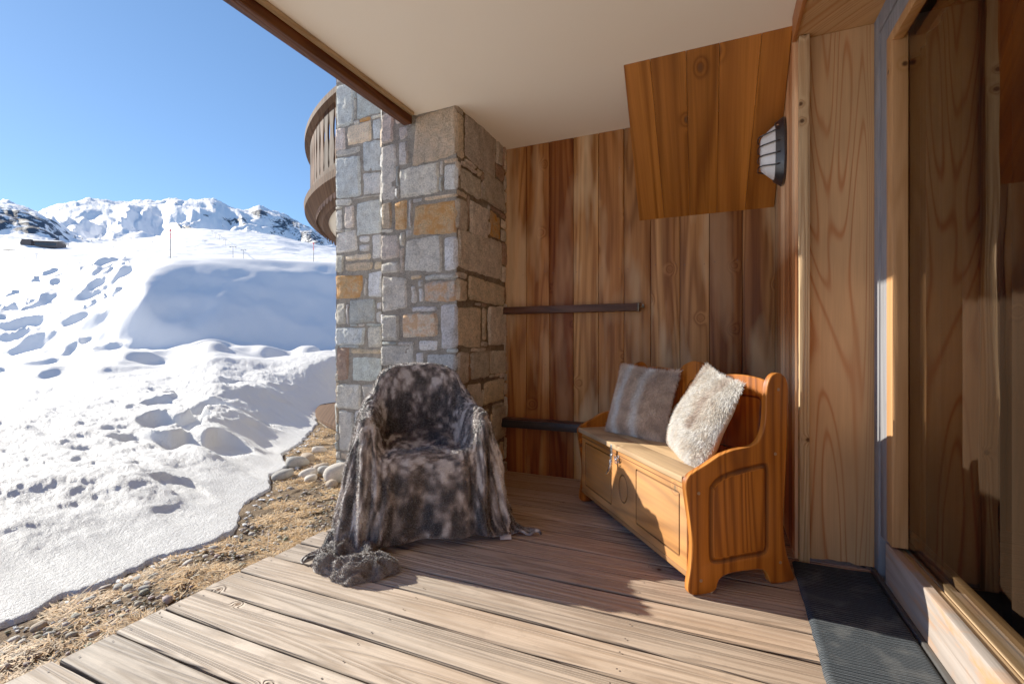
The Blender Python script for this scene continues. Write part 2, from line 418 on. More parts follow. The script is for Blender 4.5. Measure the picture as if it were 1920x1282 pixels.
def mat_glass():
    n = N('window_glass')
    n.t.nodes.remove(n.t.nodes.new('ShaderNodeMath'))
    tr = n.n('ShaderNodeBsdfTransparent', i_Color=(0.55, 0.54, 0.53))
    gl = n.n('ShaderNodeBsdfGlossy', i_Color=(0.80, 0.73, 0.66), i_Roughness=0.015)
    f2 = n.noise(n.obj, 1.3, 2.0, 0.5)
    n._in(gl.inputs['Normal'], n.bump(f2, 0.004))
    fr = n.n('ShaderNodeFresnel', i_IOR=2.3)
    mx = n.t.nodes.new('ShaderNodeMixShader')
    n._in(mx.inputs[0], fr.outputs[0]); n._in(mx.inputs[1], tr.outputs[0]); n._in(mx.inputs[2], gl.outputs[0])
    n.t.links.new(mx.outputs[0], n.out.inputs[0])
    return n.m
M_glass = mat_glass()

# ------------------------------------------------------------------ terrain
def cam_to_world(xc, d): return xc * CC - d * CS, xc * CS + d * CC

def edge_x(Y):
    ys = [-6, 0.0, 0.818, 0.946, 1.058, 1.259, 1.439, 1.628, 1.795, 2.009, 2.128, 2.432, 2.666, 2.942, 3.203, 3.848, 4.524, 5.381, 6.5, 9, 14]
    xs = [-2.3, -2.32, -2.375, -2.418, -2.47, -2.462, -2.476, -2.426, -2.445, -2.655, -2.791, -2.94, -3.265, -3.326, -3.739, -4.118, -4.668, -5.5, -5.6, -5.2, -4.0]
    e = np.interp(Y, ys, xs)
    return e + 0.05 * fbm(Y * 5.0, Y * 0 + 2.2, 0, 11, 3) + 0.022 * fbm(Y * 21.0, Y * 0 + 5.2, 0, 12, 3)

R1 = 13.0
def terrain():
    phi_deg = np.concatenate([np.linspace(-180, -66, 40, endpoint=False), np.linspace(-66, -49, 60, endpoint=False),
                              np.linspace(-49, -19.5, 560, endpoint=False), np.linspace(-19.5, -5, 50, endpoint=False), np.linspace(-5, 180, 50)])
    r = np.concatenate([np.geomspace(1.15, 60, 760, endpoint=False), np.geomspace(60, 3200, 330)])
    P, Rr = np.meshgrid(np.radians(phi_deg), r, indexing='ij')
    xc = Rr * np.sin(P); d = Rr * np.cos(P)
    X, Y = cam_to_world(xc, d)
    Pc = np.clip(P, rad(-66), rad(-2))
    px = 960 + 882 * np.tan(Pc)
    cph = np.cos(Pc)
    def zy(y, dist):       # height that a ground point at this distance has when it is seen at elevation (641-y)
        return 1 + (641 - y) / 882.0 * dist * cph
    I = lambda xs, ys: np.interp(px, xs, ys)
    rings = []
    y1 = I([-700, -400, 0, 100, 190, 300, 400, 470, 520, 630, 800, 960], [730, 705, 690, 678, 660, 655, 634, 648, 656, 650, 655, 660])
    near = lambda q: zy(q, 1.0)
    rings.append((np.log(2.2) + 0 * px, 0.03 + 0 * px))
    rings.append((np.log(5.0) + 0 * px, 0.20 + 0 * px))
    rings.append((np.log(R1 / cph), zy(y1, R1 / cph)))
    rings.append((np.log(14.0 / cph), zy(I([-400, 0, 120, 180, 250, 300], [690, 672, 650, 625, 560, 484]), 14.0 / cph)))
    BANK = True
    d1b = 14.8
    rings.append((np.log(d1b / cph), zy(I([-700, -400, 0, 100, 160, 225, 280, 320], [700, 660, 640, 625, 600, 560, 500, 484]), d1b / cph)))
    d1c = 16.2
    rings.append((np.log(d1c / cph), zy(I([-700, -400, 0, 100, 210, 280, 340], [690, 620, 590, 575, 540, 500, 484]), d1c / cph)))
    d2 = I([-700, 0, 150, 230, 300, 400, 500, 630, 800], [24, 22, 20.5, 19, 18.4, 18.2, 18.6, 19.8, 23])
    y2 = I([-700, -400, 0, 60, 150, 250, 400, 520, 630, 800], [640, 560, 513, 500, 490, 484, 484, 487, 490, 500])
    rings.append((np.log(d2 * 0.95 / cph), zy(y2 + 4, d2 * 0.95 / cph)))
    rings.append((np.log(d2 / cph), zy(y2, d2 / cph)))
    rings.append((np.log(45 / cph), zy(y2 + 22, 45 / cph)))
    rings.append((np.log(60 / cph), zy(y2 + 10, 60 / cph)))
    rings.append((np.log(120 / cph), zy(I([-700, 0, 60, 250, 630], [520, 500, 495, 487, 492]), 120 / cph)))
    yB = I([-700, -400, 0, 60, 100, 190, 250, 300, 345, 380, 450, 520, 560, 600, 640, 800], [500, 470, 452, 455, 462, 458, 450, 445, 433, 430, 434, 441, 450, 458, 467, 480])
    rings.append((np.log(370 / cph), zy(yB, 370 / cph)))
    rings.append((np.log(520 / cph), zy(yB + 9, 520 / cph)))
    yC = I([-700, -400, -100, 0, 40, 70, 100, 120, 140, 200, 400, 640, 800], [440, 395, 388, 382, 386, 398, 414, 433, 450, 449, 446, 470, 480])
    rings.append((np.log(820 / cph), zy(yC, 820 / cph)))
    yD1 = I([-400, 0, 100, 140, 200, 260, 300, 350, 400, 450, 500, 560, 600, 640, 800], [440, 440, 438, 436, 434, 444, 444, 442, 442, 454, 460, 466, 472, 478, 486])
    rings.append((np.log(1150 / cph), zy(yD1, 1150 / cph)))
    yD = I([-700, -400, 60, 100, 140, 165, 190, 215, 250, 290, 330, 345, 362, 380, 400, 415, 430, 450, 468, 478, 486, 500, 515, 530, 560, 600, 640, 800],
           [430, 410, 410, 398, 388, 385, 386, 388, 386, 384, 378, 381, 380, 379, 378, 385, 393, 401, 403, 397, 394, 400, 403, 407, 417, 436, 452, 480])
    rings.append((np.log(1650 / cph), zy(yD, 1650 / cph)))
    rings.append((np.log(3300 / cph), zy(yD + 70, 3300 / cph)))
    lr = np.log(Rr)
    K = np.stack([a for a, _ in rings], 0); Z = np.stack([b for _, b in rings], 0)
    def smooth(A, sg):
        k_ = np.arange(-3 * sg, 3 * sg + 1); w_ = np.exp(-0.5 * (k_ / sg) ** 2); w_ /= w_.sum()
        col = A[:, :, 0]; out = np.zeros_like(col)
        pad = np.pad(col, ((0, 0), (3 * sg, 3 * sg)), mode='edge')
        for q in range(len(w_)): out += w_[q] * pad[:, q:q + col.shape[1]]
        return out[:, :, None] + 0 * A
    nfar = 9
    K = smooth(K, 12); Z = np.concatenate([smooth(Z[:nfar], 14), smooth(Z[nfar:], 4)], 0)
    z = np.where(lr <= K[0], Z[0], Z[-1])
    for k in range(len(rings) - 1):
        t = (lr - K[k]) / (K[k + 1] - K[k])
        e = t * t * (3 - 2 * t)
        e = 0.55 * e + 0.45 * t
        if k in (len(rings) - 5, len(rings) - 3): e = 1 - np.clip(1 - t, 0, 2) ** 1.35
        zi = Z[k] * (1 - e) + Z[k + 1] * e
        if k >= len(rings) - 7:      # far ground: keep the line of sight between the ridges clear
            zi = 1 + Rr * ((Z[k] - 1) / np.exp(K[k]) * (1 - e) + (Z[k + 1] - 1) / np.exp(K[k + 1]) * e)
        z = np.where((t >= 0) & (t <= 1), zi, z)
    # the shaded flank: a slope that faces away from the sun, cut into the bank
    hillw = (Rr < 60) & (d > 6)
    wob = 0.35 * fbm(xc * 0.35, d * 0.35, 0, 47, 3)
    plane = 0.8 - 0.405 * (xc + 5.6) + 0.63 * (d - 15.0) + wob * 1.1
    fgz = zy(smooth(np.tile(y1[:, :1][:, :, None], (1, 1, 1)).reshape(1, -1, 1), 14)[0], R1 / cph) - 0.10
    fgz = fgz + 0 * z
    def smin(a, b, k_): h_ = np.clip(0.5 + 0.5 * (b - a) / k_, 0, 1); return b * (1 - h_) + a * h_ - k_ * h_ * (1 - h_)
    cut = smin(z, plane, 0.7)
    cut = -smin(-cut, -fgz, 0.25)
    fade = sstep(8.5, 10.5, d)
    z = np.where(hillw, z * (1 - fade) + cut * fade, z)
    flank = hillw * np.clip(1.3 * np.exp(-((z - plane) / 0.7) ** 2), 0, 1)
    back = np.clip((np.abs(P) - rad(66)) / rad(30), 0, 1) * (P < 0) + (P > 0) * 1.0
    z = z * (1 - back) + back * (0.05 + 0.05 * np.minimum(Rr, 300))
    # relief
    nearw = sstep(2.0, 4.5, Rr) * (1 - sstep(16, 22, Rr))
    b1 = fbm(X * 0.9, Y * 0.9, 0, 3, 3)
    z += nearw * 0.12 * b1
    z += (1 - sstep(5, 10, Rr)) * (0.06 * fbm(X * 2.3, Y * 2.3, 0, 21, 3)) + (1 - sstep(7, 12, Rr)) * (0.03 * fbm(X * 7, Y * 7, 0, 5, 4) + 0.006 * fbm(X * 30, Y * 30, 0, 6, 3))
    # trodden hollows (old prints and clods), denser towards the house corner
    hol = vnoise(X * 2.6 + 0.8 * b1, Y * 4.6, 0, 31)
    dens = np.exp(-((px - 450) / 200.0) ** 2) * np.exp(-((Rr - 5.5) / 2.2) ** 2)
    z -= dens * 0.20 * sstep(0.10, 0.55, hol)
    # wind-carved scallops on the left half of the bank
    ridge = sstep(11, 15, Rr) * (1 - sstep(24, 30, Rr))
    left = 1 - sstep(215, 300, px + 40 * b1)
    sc = vnoise(xc * 0.42 + 1.0 * b1, d * 1.25, 0, 41); sc2 = vnoise(xc * 0.95, d * 1.7 + b1, 0, 42)
    z += ridge * (1 - flank) * left * (0.20 - 0.42 * np.sqrt(sc * sc + 0.003) - 0.24 * np.sqrt(sc2 * sc2 + 0.006))
    lip = sstep(9, 11.5, Rr) * (1 - sstep(13.5, 15, Rr))
    z += lip * 0.16 * vnoise(X * 1.6, Y * 1.6, 0, 44)
    # middle distance and mountains
    mid = sstep(70, 160, Rr) * (1 - sstep(420, 600, Rr))
    z += mid * (2.2 * fbm(X * 0.02, Y * 0.02, 0, 51, 4) + 0.5 * fbm(X * .12, Y * .12, 0, 52, 2))
    farw = sstep(480, 800, Rr)
    rid = 1 - np.abs(fbm(X * 0.0042, Y * 0.0042, 0, 61, 5, 0.52))*2.2
    crest = np.ones_like(z)
    for kk in (-4, -3, -2): crest *= 1 - 0.9 * np.exp(-((lr - K[kk]) / 0.14) ** 2)
    big = vnoise(X * 0.0024 + 3, Y * 0.0024, 0, 65)
    farw = farw * np.maximum(1 - sstep(150, 260, px), sstep(950, 1200, Rr))
    z += farw * (crest * np.minimum(1, (Rr / 1500) ** 1.5) * (70.0 * big + 34.0 * (rid - 0.55)) + 8 * (0.5 - np.abs(fbm(X * 0.012, Y * 0.012, 0, 62, 5, 0.62)) * 2.2))
    # spurs: faces that drop to the right lie in shade
    envD = np.clip((lr - K[-4]) / (K[-2] - K[-4]), 0, 1); envD = (4 * envD * (1 - envD)) ** .7 * (Rr > 700)
    wp = 26 * vnoise(lr * 9, px / 70.0, 0, 66) + 10 * vnoise(lr * 25, px / 25.0, 0, 67)
    for per, am in ((118.0, 56.0), (47.0, 14.0)):
        u_ = (px + wp) / per + .35; fr = u_ - np.floor(u_)
        saw = np.where(fr < .30, sstep(0, .30, fr), 1 - (fr - .30) / .70) - .5
        z += envD * am * saw
    envC = np.clip((lr - K[-5]) / (K[-4] - K[-5]), 0, 1); envC = (4 * envC * (1 - envC)) ** .6
    z += envC * 20 * np.clip(.5 - (px + .6 * wp) / 135.0, -.6, 1.2) * (px < 260)
    # rock spines where the photo has bare rock, pale elsewhere
    rock = np.zeros_like(z)
    for (cx, cy, sx, sy, a, rr0, rr1) in [(10, 412, 80, 22, 1.0, 560, 980), (75, 425, 34, 20, 1.0, 560, 980), (112, 440, 22, 12, 0.9, 560, 980),
                                  (487, 400, 16, 9, 1.7, 1200, 1900), (408, 379, 10, 4, 2.0, 1200, 1900), (338, 380, 14, 4, 1.6, 1200, 1900),
                                  (445, 415, 26, 9, 1.1, 900, 1900), (537, 420, 34, 18, 1.0, 800, 2100), (585, 448, 34, 22, 1.0, 700, 2100), (610, 440, 20, 14, 0.9, 700, 2100), (190, 436, 22, 8, 1.1, 560, 1300),
                                  (350, 425, 24, 6, 1.0, 700, 1500), (392, 402, 10, 6, 1.0, 900, 1900)]:
        yy = 641 - 882 * (z - 1) / np.maximum(d, 1)
        wgt = a * np.exp(-((px - cx) / sx) ** 2 - ((yy - cy) / sy) ** 2) * (Rr > rr0) * (Rr < rr1)
        rock = np.maximum(rock, wgt)
    z += np.where(Rr > 1200, 1, 0) * 14 * np.clip(rock - 0.9, 0, 1) * np.abs(vnoise(X * 0.05, Y * 0.05, 0, 71))
    # bare strip along the deck: the snow ends at edge_x(Y)
    ex = edge_x(Y)
    di = ex - X
    lipz = -0.015 + 0.075 * np.sqrt(np.clip(di, 0, 1) / 1.0) * 1.0
    snowmask = sstep(-0.01, 0.05, di)
    zn = -0.06 + (z + 0.06) * sstep(0.0, 1.3, di) + lipz * (1 - sstep(0.0, 1.3, di))
    z = np.where(Rr < 60, np.where(di > 0, zn, -0.06), z)
    z = np.where((Rr < 60), -0.16 + (z + 0.16) * snowmask, z)
    nP, nR = P.shape
    idx = np.arange(nP * nR).reshape(nP, nR)
    V = np.stack([X, Y, z], -1).reshape(-1, 3)
    tint = np.repeat(rock.reshape(-1, 1), 3, 1)
    kn = int(np.searchsorted(r, 60))
    def sub(a, b):
        ii = idx[:, a:b]
        F = np.stack([ii[:-1, :-1], ii[:-1, 1:], ii[1:, 1:], ii[1:, :-1]], -1).reshape(-1, 4)
        used, inv = np.unique(F, return_inverse=True)
        return V[used], inv.reshape(F.shape), tint[used]
    v, f, t = sub(0, kn + 1)
    o = link('snow', np_mesh('snow', v, f[:, ::-1].copy()), M_snow, None, True); tag(o, kind='structure')
    v, f, t = sub(kn, nR)
    o = link('mountains', np_mesh('mountains', v, f[:, ::-1].copy(), t), M_mount, None, True); tag(o, kind='structure')
    def height(px_, dist):
        """ground height and position at photo column px_ and forward distance dist"""
        ph = math.atan((px_ - 960) / 882.0); rr = dist / math.cos(ph)
        i = int(np.argmin(np.abs(np.radians(phi_deg) - ph))); j = int(np.argmin(np.abs(r - rr)))
        return Vector(V[i * nR + j])
    return height
ground_at = terrain()

def bare_ground():
    xs = np.linspace(-7, 9, 260); xs = np.sort(np.concatenate([xs, np.linspace(-3.6, -1.8, 240)])); ys = np.linspace(-7, 9, 420)
    X, Y = np.meshgrid(xs, ys, indexing='ij')
    z = -0.075 + 0.02 * fbm(X * 4, Y * 4, 0, 81, 4) + 0.008 * fbm(X * 25, Y * 25, 0, 82, 2)
    z = np.where(X > -1.95, z - 0.03 * sstep(-1.95, -1.7, X), z)
    z = np.where(X < edge_x(Y) - 0.12, -0.25, z)
    idx = np.arange(X.size).reshape(X.shape)
    F = np.stack([idx[:-1, :-1], idx[1:, :-1], idx[1:, 1:], idx[:-1, 1:]], -1).reshape(-1, 4)
    o = link('ground', np_mesh('ground', np.stack([X, Y, z], -1).reshape(-1, 3), F), M_soil, None, True); tag(o, kind='structure')
bare_ground()
# ------------------------------------------------------------------ deck, walls, ceiling
def deck():
    b = MB(); rnd = random.Random(3)
    def board(x0, x1, y0, y1, top, tint, seed):
        nx = max(2, int((x1 - x0) / 0.12)); prof = [(0, -0.026), (0, -0.005), (0.004, -0.0005), (0.25, 0.0008), (0.5, 0.0), (0.75, 0.0008), (1 - 0.004, 0), (1, -0.005), (1, -0.026)]
        vs = []; fs = []; tn = []
        w_ = y1 - y0
        for i in range(nx + 1):
            x = x0 + (x1 - x0) * i / nx
            e0 = 0.0016 * math.sin(x * 5.3 + seed * 40) + 0.001 * math.sin(x * 13 + seed * 9); zz = 0.0012 * math.sin(x * 2.1 + seed * 70)
            for (t, z) in prof:
                yy = y0 + (0.004 if t == 0.004 else w_ - 0.004 if t == 1 - 0.004 else t * w_)
                vs.append((x, yy + e0, top + z + zz)); tn.append(tuple(c_ * (0.10 if z < -.02 else 0.4 if z < -.004 else 1.0) for c_ in tint))  # gap shade painted on: board sides tinted darker than their tops
        m = len(prof)
        for i in range(nx):
            for k in range(m - 1):
                fs.append((i * m + k, i * m + k + 1, (i + 1) * m + k + 1, (i + 1) * m + k))
        fs.append(tuple(range(m))); fs.append(tuple(nx * m + k for k in range(m - 1, -1, -1)))
        fs = [f[::-1] for f in fs]
        b.add(vs, fs, np.array(tn), seed)
    k = 0
    y = 0.782 - 0.1575 * 18
    while y < 3.34:
        s = rnd.random(); g = 0.78 + 0.36 * rnd.random()
        warm = rnd.random() * 0.10
        x0 = -1.905 + rnd.uniform(-0.012, 0.012)
        if y > 2.45: x0 = -1.5
        board(x0, 0.625, y + 0.0042, min(y + 0.1533, 3.345), rnd.uniform(-0.0015, 0.0015), (g, g * (1 - warm * 0.5), g * (1 - warm)), s)
        y += 0.1575
    o = b.build('deck', M_deck, None, angle=40)
    tag(o, 'weathered wooden deck of wide boards running across the porch', kind='structure')
    # joists, and a near-black sheet added so the gaps between boards look shaded
    b = MB(); b.box(-1.86, 0.6, -2.1, 2.58, -0.05, -0.028); b.box(-1.5, 0.6, 2.585, 3.3, -0.05, -0.028)
    for x in (-1.88, -1.1, -0.3, 0.5): b.box(x, x + 0.05, -2.1, 3.3 if x > -1.5 else 2.55, -0.2, -0.051)
    tag(b.build('deck_joists_gap_shade', plain('deck_underside_gap_shade', (0.015, 0.011, 0.009), 0.9)), kind='structure')
    # nail heads
    b = MB()
    for i in range(30):
        yy = 0.782 - 0.1575 * 14 + i * 0.1575
        for x in (-1.86, -1.08, -0.28, 0.3):
            if x < -1.5 and yy > 2.3: continue
            for q in (0.035, 0.12):
                cx, cy = x + rnd.uniform(-.012, .012), yy + q + rnd.uniform(-.006, .006)
                vs = [(cx + 0.0035 * math.cos(a), cy + 0.0035 * math.sin(a), 0.0035) for a in [2 * PI * j / 8 for j in range(8)]]
                b.add(vs, [tuple(range(8))])
    nh = b.build('nail', plain('rusty_nail', (0.06, 0.035, 0.025), 0.6), o)
    nh['kind'] = 'stuff'
deck()

def plate_planks(name, rects, mat, label, cat, y=None, gap=0.0012):
    pass

def back_wall():
    b = MB(); rnd = random.Random(5)
    xs = [-1.54, -1.342, -1.156, -0.97, -0.784, -0.602, -0.42, -0.23, -0.048, 0.147, 0.36]
    tints = [(1.0, 1.05, 1.05), (0.95, 0.92, 0.86), (0.62, 0.5, 0.45), (1.25, 1.45, 1.5), (0.95, 0.92, 0.85), (0.8, 0.82, 0.8), (1.15, 1.35, 1.45), (0.95, 1.05, 1.1), (0.5, 0.44, 0.4), (0.75, 0.76, 0.72)]
    for i in range(10):
        b.box(xs[i] + 0.0018, xs[i + 1] - 0.0018, 3.35, 3.375, -0.04, 2.56, tints[i], rnd.random(), 0.0025)
    b.box(-1.6, 0.4, 3.376, 3.45, -0.1, 2.6, (0.03, 0.03, 0.03))
    o = b.build('plank_wall', M_plank, angle=40)
    tag(o, 'tall back wall of vertical brown stained boards behind the bench', 'wall')
    b = MB()
    for i in range(10):
        for z in (0.12, 0.82, 1.52, 2.22):
            for q in (0.03, xs[i + 1] - xs[i] - 0.03):
                cx = xs[i] + q + rnd.uniform(-.004, .004); cz = z + rnd.uniform(-.01, .01)
                b.add([(cx + .003 * math.cos(a), 3.3485, cz + .003 * math.sin(a)) for a in [2 * PI * j / 8 for j in range(8)]], [tuple(range(8))])
    nh = b.build('nail', plain('wall_nail', (0.05, 0.035, 0.03), 0.5), o); nh['kind'] = 'stuff'
back_wall()

def side_wall():
    # the narrow wall the lamp hangs on, seen nearly edge on
    b = MB(); rnd = random.Random(6)
    ys = [2.525, 2.62, 2.74, 2.90, 3.06, 3.20, 3.345]
    tn = [(1.9, 1.95, 2.0), (1.0, 0.75, 0.62), (1.5, 1.3, 1.2), (1.95, 2.0, 2.05), (0.95, 0.8, 0.7), (0.8, 0.8, 0.8)]
    for i in range(6):
        b.box(0.33, 0.355, ys[i] + 0.001, ys[i + 1] - 0.001, -0.04, 2.56, tn[i], rnd.random(), 0.0018)
    o = b.build('lamp_wall', M_plank, angle=40)
    tag(o, 'narrow side wall of pale and reddish vertical boards holding the lamp', 'wall')
    b = MB()
    b.box(0.342, 0.382, 2.480, 2.523, 0.0, 2.39, (1, 1, 1), .4, 0.0025)
    tag(b.build('corner_batten', M_batten, angle=40), 'tall narrow sawn batten at the corner beside the bench', 'batten')
    b = MB()
    # panel with a swollen ragged foot
    vs = []; fs = []; n = 40
    for i in range(n + 1):
        x = 0.383 + (0.635 - 0.383) * i / n
        zb = 0.012 + 0.006 * float(vnoise(np.array(x * 30), np.array(0.0), 0, 3)) + 0.005
        for z in (zb, 0.05, 0.4, 1.2, 2.39): vs.append((x, 2.52, z))
    for i in range(n):
        for k in range(4): fs.append((i * 5 + k, (i + 1) * 5 + k, (i + 1) * 5 + k + 1, i * 5 + k + 1))
    b.add(vs, fs)
    b.box(0.384, 0.634, 2.523, 2.54, 0.05, 2.5)
    tag(b.build('plywood_panel', M_ply), 'flame-figured plywood panel between the batten and the door frame', 'panel')
    b = MB()
    b.box(0.335, 1.2, -2.2, 2.519, 2.392, 2.44)
    o = b.build('lintel_board', M_ply); tag(o, 'plywood soffit board above the glass door', 'soffit')
    b = MB(); b.box(0.318, 0.334, -2.2, 2.519, 2.385, 2.50, (.75, .5, .4), .3, 0.003)
    b.build('edge_trim', M_strip, o)
side_wall()

def ceiling():
    b = MB(); b.box(-1.838, 0.98, -2.4, 3.42, 2.5, 2.78)
    o = b.build('porch_ceiling', M_ceil)
    tag(o, 'smooth cream painted ceiling over the porch', 'ceiling')
    b = MB(); b.box(-1.905, -1.841, -2.4, 2.575, 2.432, 2.80, (1, 1, 1), 0, 0.003)
    o = b.build('edge_beam', M_beam, angle=40)
    tag(o, 'dark brown timber beam along the outer edge of the porch ceiling', 'beam')
    b = MB(); b.box(-1.8375, -1.812, -2.4, 2.56, 2.478, 2.4995, (1, 1, 1), 0, 0.004)
    b.build('trim', M_track, o)
ceiling()

def sloped_panel():
    # a boarded soffit that leans from the ceiling down to the back wall
    rnd = random.Random(9)
    o = empty('sloped_soffit', (-0.09, 3.0, 1.85), 0, 'orange brown boarded box leaning out from the back wall up to the ceiling', 'soffit')
    b = MB()
    top = [(-0.466, 2.594), (0.328, 2.566)]
    y0, z0, y1, z1 = 3.349, 1.842, 2.58, 2.4995
    L = math.hypot(y1 - y0, z1 - z0)
    n = 5; xt = [-0.466 + 0.794 * i / n for i in range(n + 1)]; xb = [-0.495 + 0.82 * i / n for i in range(n + 1)]
    xt[1] -= .02; xt[4] += .03
    vs = []; fs = []
    ny, nz = -(z1 - z0) / L, -(y0 - y1) / L
    for i in range(n):
        g = rnd.uniform(0.8, 1.2)
        v = []
        for (xs_, (yy, zz)) in ((xb, (y0, z0)), (xt, (y1, z1))):
            for x in (xs_[i] + 0.0012, xs_[i + 1] - 0.0012):
                for t in (0, 0.02): v.append((x, yy - ny * t, zz - nz * t))
        f = [(0, 2, 6, 4), (1, 5, 7, 3), (0, 4, 5, 1), (2, 3, 7, 6), (0, 1, 3, 2), (4, 6, 7, 5)]
        b.add(v, f, (g, g * 0.98, g * 0.95), rnd.random())
    p = b.build('board_face', M_soffit, o)
    b = MB()
    v = [(-0.4955, 3.349, 1.842), (-0.4955, 3.349, 2.499), (-0.4665, 2.585, 2.499)]
    v += [(x + 0.018, y, z) for x, y, z in v]
    b.add(v, [(0, 1, 2), (3, 5, 4), (0, 2, 5, 3), (0, 3, 4, 1), (1, 4, 5, 2)], (0.8, 0.7, 0.6), .5)
    b.build('cheek_board', M_soffit, o)
    # undo the empty's offset for its children
    for c in o.children: c.location = -Vector(o.location)
sloped_panel()

# ------------------------------------------------------------------ stone walls
PAL0 = {'B': (0.34, 0.36, 0.35), 'G': (0.42, 0.39, 0.345), 'C': (0.62, 0.56, 0.47), 'O': (0.46, 0.29, 0.14), 'Q': (0.46, 0.39, 0.31), 'T': (0.46, 0.36, 0.25),
       'W': (0.80, 0.76, 0.69), 'R': (0.26, 0.16, 0.11), 'P': (0.45, 0.375, 0.325), 'D': (0.40, 0.335, 0.265)}
PAL = {k: tuple(min(0.88, 1.85 * c) for c in v) for k, v in PAL0.items()}
def stone_face(b, org, ua, na, u0, u1, z0, z1, stones, seed, pal, mortar=(0.36, 0.31, 0.25), step=0.012):
    """a face of rubble masonry in the plane org + u*ua + z*Z, relief along na; stones given as (u0,u1,z0,z1,kind)"""
    rnd = random.Random(seed)
    c = 0.015
    nu = int((u1 - u0) / c) + 1; nz = int((z1 - z0) / c) + 1
    occ = np.zeros((nu, nz), bool); L = []
    for (a, bb, p, q, k) in stones:
        L.append((max(a, u0), min(bb, u1), max(p, z0), min(q, z1), k))
        occ[max(0, round((a - u0) / c)):max(0, round((bb - u0) / c)), max(0, round((p - z0) / c)):max(0, round((q - z0) / c))] = True
    for j in range(nz):
        for i in range(nu):
            if occ[i, j]: continue
            mw = rnd.choice([6, 8, 11, 15, 18, 20]); mh = rnd.choice([5, 7, 9, 12, 16]); w_ = 0
            while i + w_ < nu and w_ < mw and not occ[i + w_, j]: w_ += 1
            if nu - i - w_ < 3 and not occ[i + w_:nu, j].any(): w_ = nu - i
            h_ = 0
            while j + h_ < nz and h_ < mh and not occ[i:i + w_, j + h_].any(): h_ += 1
            occ[i:i + w_, j:j + h_] = True
            if w_ < 2 or h_ < 1: continue
            if w_ * h_ < 9 or min(w_, h_) < 2: continue
            L.append((u0 + i * c, min(u1, u0 + (i + w_) * c), z0 + j * c, min(z1, z0 + (j + h_) * c), rnd.choice(pal)))
    for (a, bb, p, q, k) in L:
        W, H = bb - a, q - p
        if W < 0.012 or H < 0.012: continue
        g = 0.0015
        atedge_r = bb > u1 - 0.03; atedge_l = a < u0 + 0.03
        if atedge_r: bb = u1 + 0.008
        if atedge_l: a = u0 - 0.006
        W = bb - a
        st = step if min(a, 0) < 99 else step
        n = max(4, int(W / st)); m = max(4, int(H / st))
        U, V = np.meshgrid(np.linspace(0, 1, n + 1), np.linspace(0, 1, m + 1), indexing='ij')
        # denser near the rim
        U = U + 0.35 * (U * (1 - U) * (2 * U - 1)) * -1; V = V + 0.35 * (V * (1 - V) * (2 * V - 1)) * -1
        j = [(rnd.uniform(-1, 1) * min(W, H) * 0.05, rnd.uniform(-1, 1) * min(W, H) * 0.07) for _ in range(4)]
        x = a + g + U * (W - 2 * g); zc = p + g + V * (H - 2 * g)
        du = (j[0][0] * (1 - U) * (1 - V) + j[1][0] * U * (1 - V) + j[2][0] * (1 - U) * V + j[3][0] * U * V)
        dz = (j[0][1] * (1 - U) * (1 - V) + j[1][1] * U * (1 - V) + j[2][1] * (1 - U) * V + j[3][1] * U * V)
        sx, sz = 2 * U - 1, 2 * V - 1
        rc = min(0.35, 0.030 / min(W, H))
        pull = np.abs(sx) ** 5 * np.abs(sz) ** 5
        if atedge_r: du = np.where(U > 0.999, 0, du)
        x = x + du - sx * pull * rc * W * 0.16 + 0.006 * fbm(x * 22, zc * 22, 0, seed + 5, 2)
        zc = zc + dz - sz * pull * rc * H * 0.16 + 0.006 * fbm(x * 22, zc * 22, 9, seed + 6, 2)
        ed = np.minimum(np.minimum(U * W, (1 - U) * W), np.minimum(V * H, (1 - V) * H))
        e = np.clip(ed / 0.006, 0, 1)
        base = rnd.uniform(0.008, 0.018)
        tl = (rnd.uniform(-1, 1) * 0.004, rnd.uniform(-1, 1) * 0.004)
        hgt = -0.006 + (base + 0.006) * np.sqrt(1 - (1 - e) ** 2) + e * (tl[0] * sx + tl[1] * sz + 0.010 * fbm(x * 16, zc * 16, rnd.random() * 9, seed, 5, 0.6))
        pts = np.asarray(org)[None, None, :] + x[..., None] * np.asarray(ua) + hgt[..., None] * np.asarray(na)
        pts[..., 2] += zc
        idx = np.arange(x.size).reshape(x.shape)
        F = np.stack([idx[:-1, :-1], idx[1:, :-1], idx[1:, 1:], idx[:-1, 1:]], -1).reshape(-1, 4)
        if np.dot(np.cross(ua, (0, 0, 1)), na) < 0: F = F[:, ::-1]
        col = np.array(PAL[k]) * rnd.uniform(0.74, 1.2) * np.array([1, rnd.uniform(.98, 1.02), rnd.uniform(.95, 1.04)])
        b.add(pts.reshape(-1, 3), F.tolist(), col, 1.0 if k == 'O' else 0.75 if k == 'Q' else 0.12 if k in 'TC' else 0.0)
    # mortar bed
    n = int((u1 - u0) / 0.02); m = int((z1 - z0) / 0.02)
    U, V = np.meshgrid(np.linspace(u0, u1, n + 1), np.linspace(z0, z1, m + 1), indexing='ij')
    hgt = 0.001 + 0.005 * fbm(U * 30, V * 30, 0, seed + 50, 3)
    pts = np.asarray(org)[None, None, :] + U[..., None] * np.asarray(ua) + hgt[..., None] * np.asarray(na); pts[..., 2] += V
    idx = np.arange(U.size).reshape(U.shape)
    F = np.stack([idx[:-1, :-1], idx[1:, :-1], idx[1:, 1:], idx[:-1, 1:]], -1).reshape(-1, 4)
    if np.dot(np.cross(ua, (0, 0, 1)), na) < 0: F = F[:, ::-1]
    b.add(pts.reshape(-1, 3), F.tolist(), mortar, 0.0)

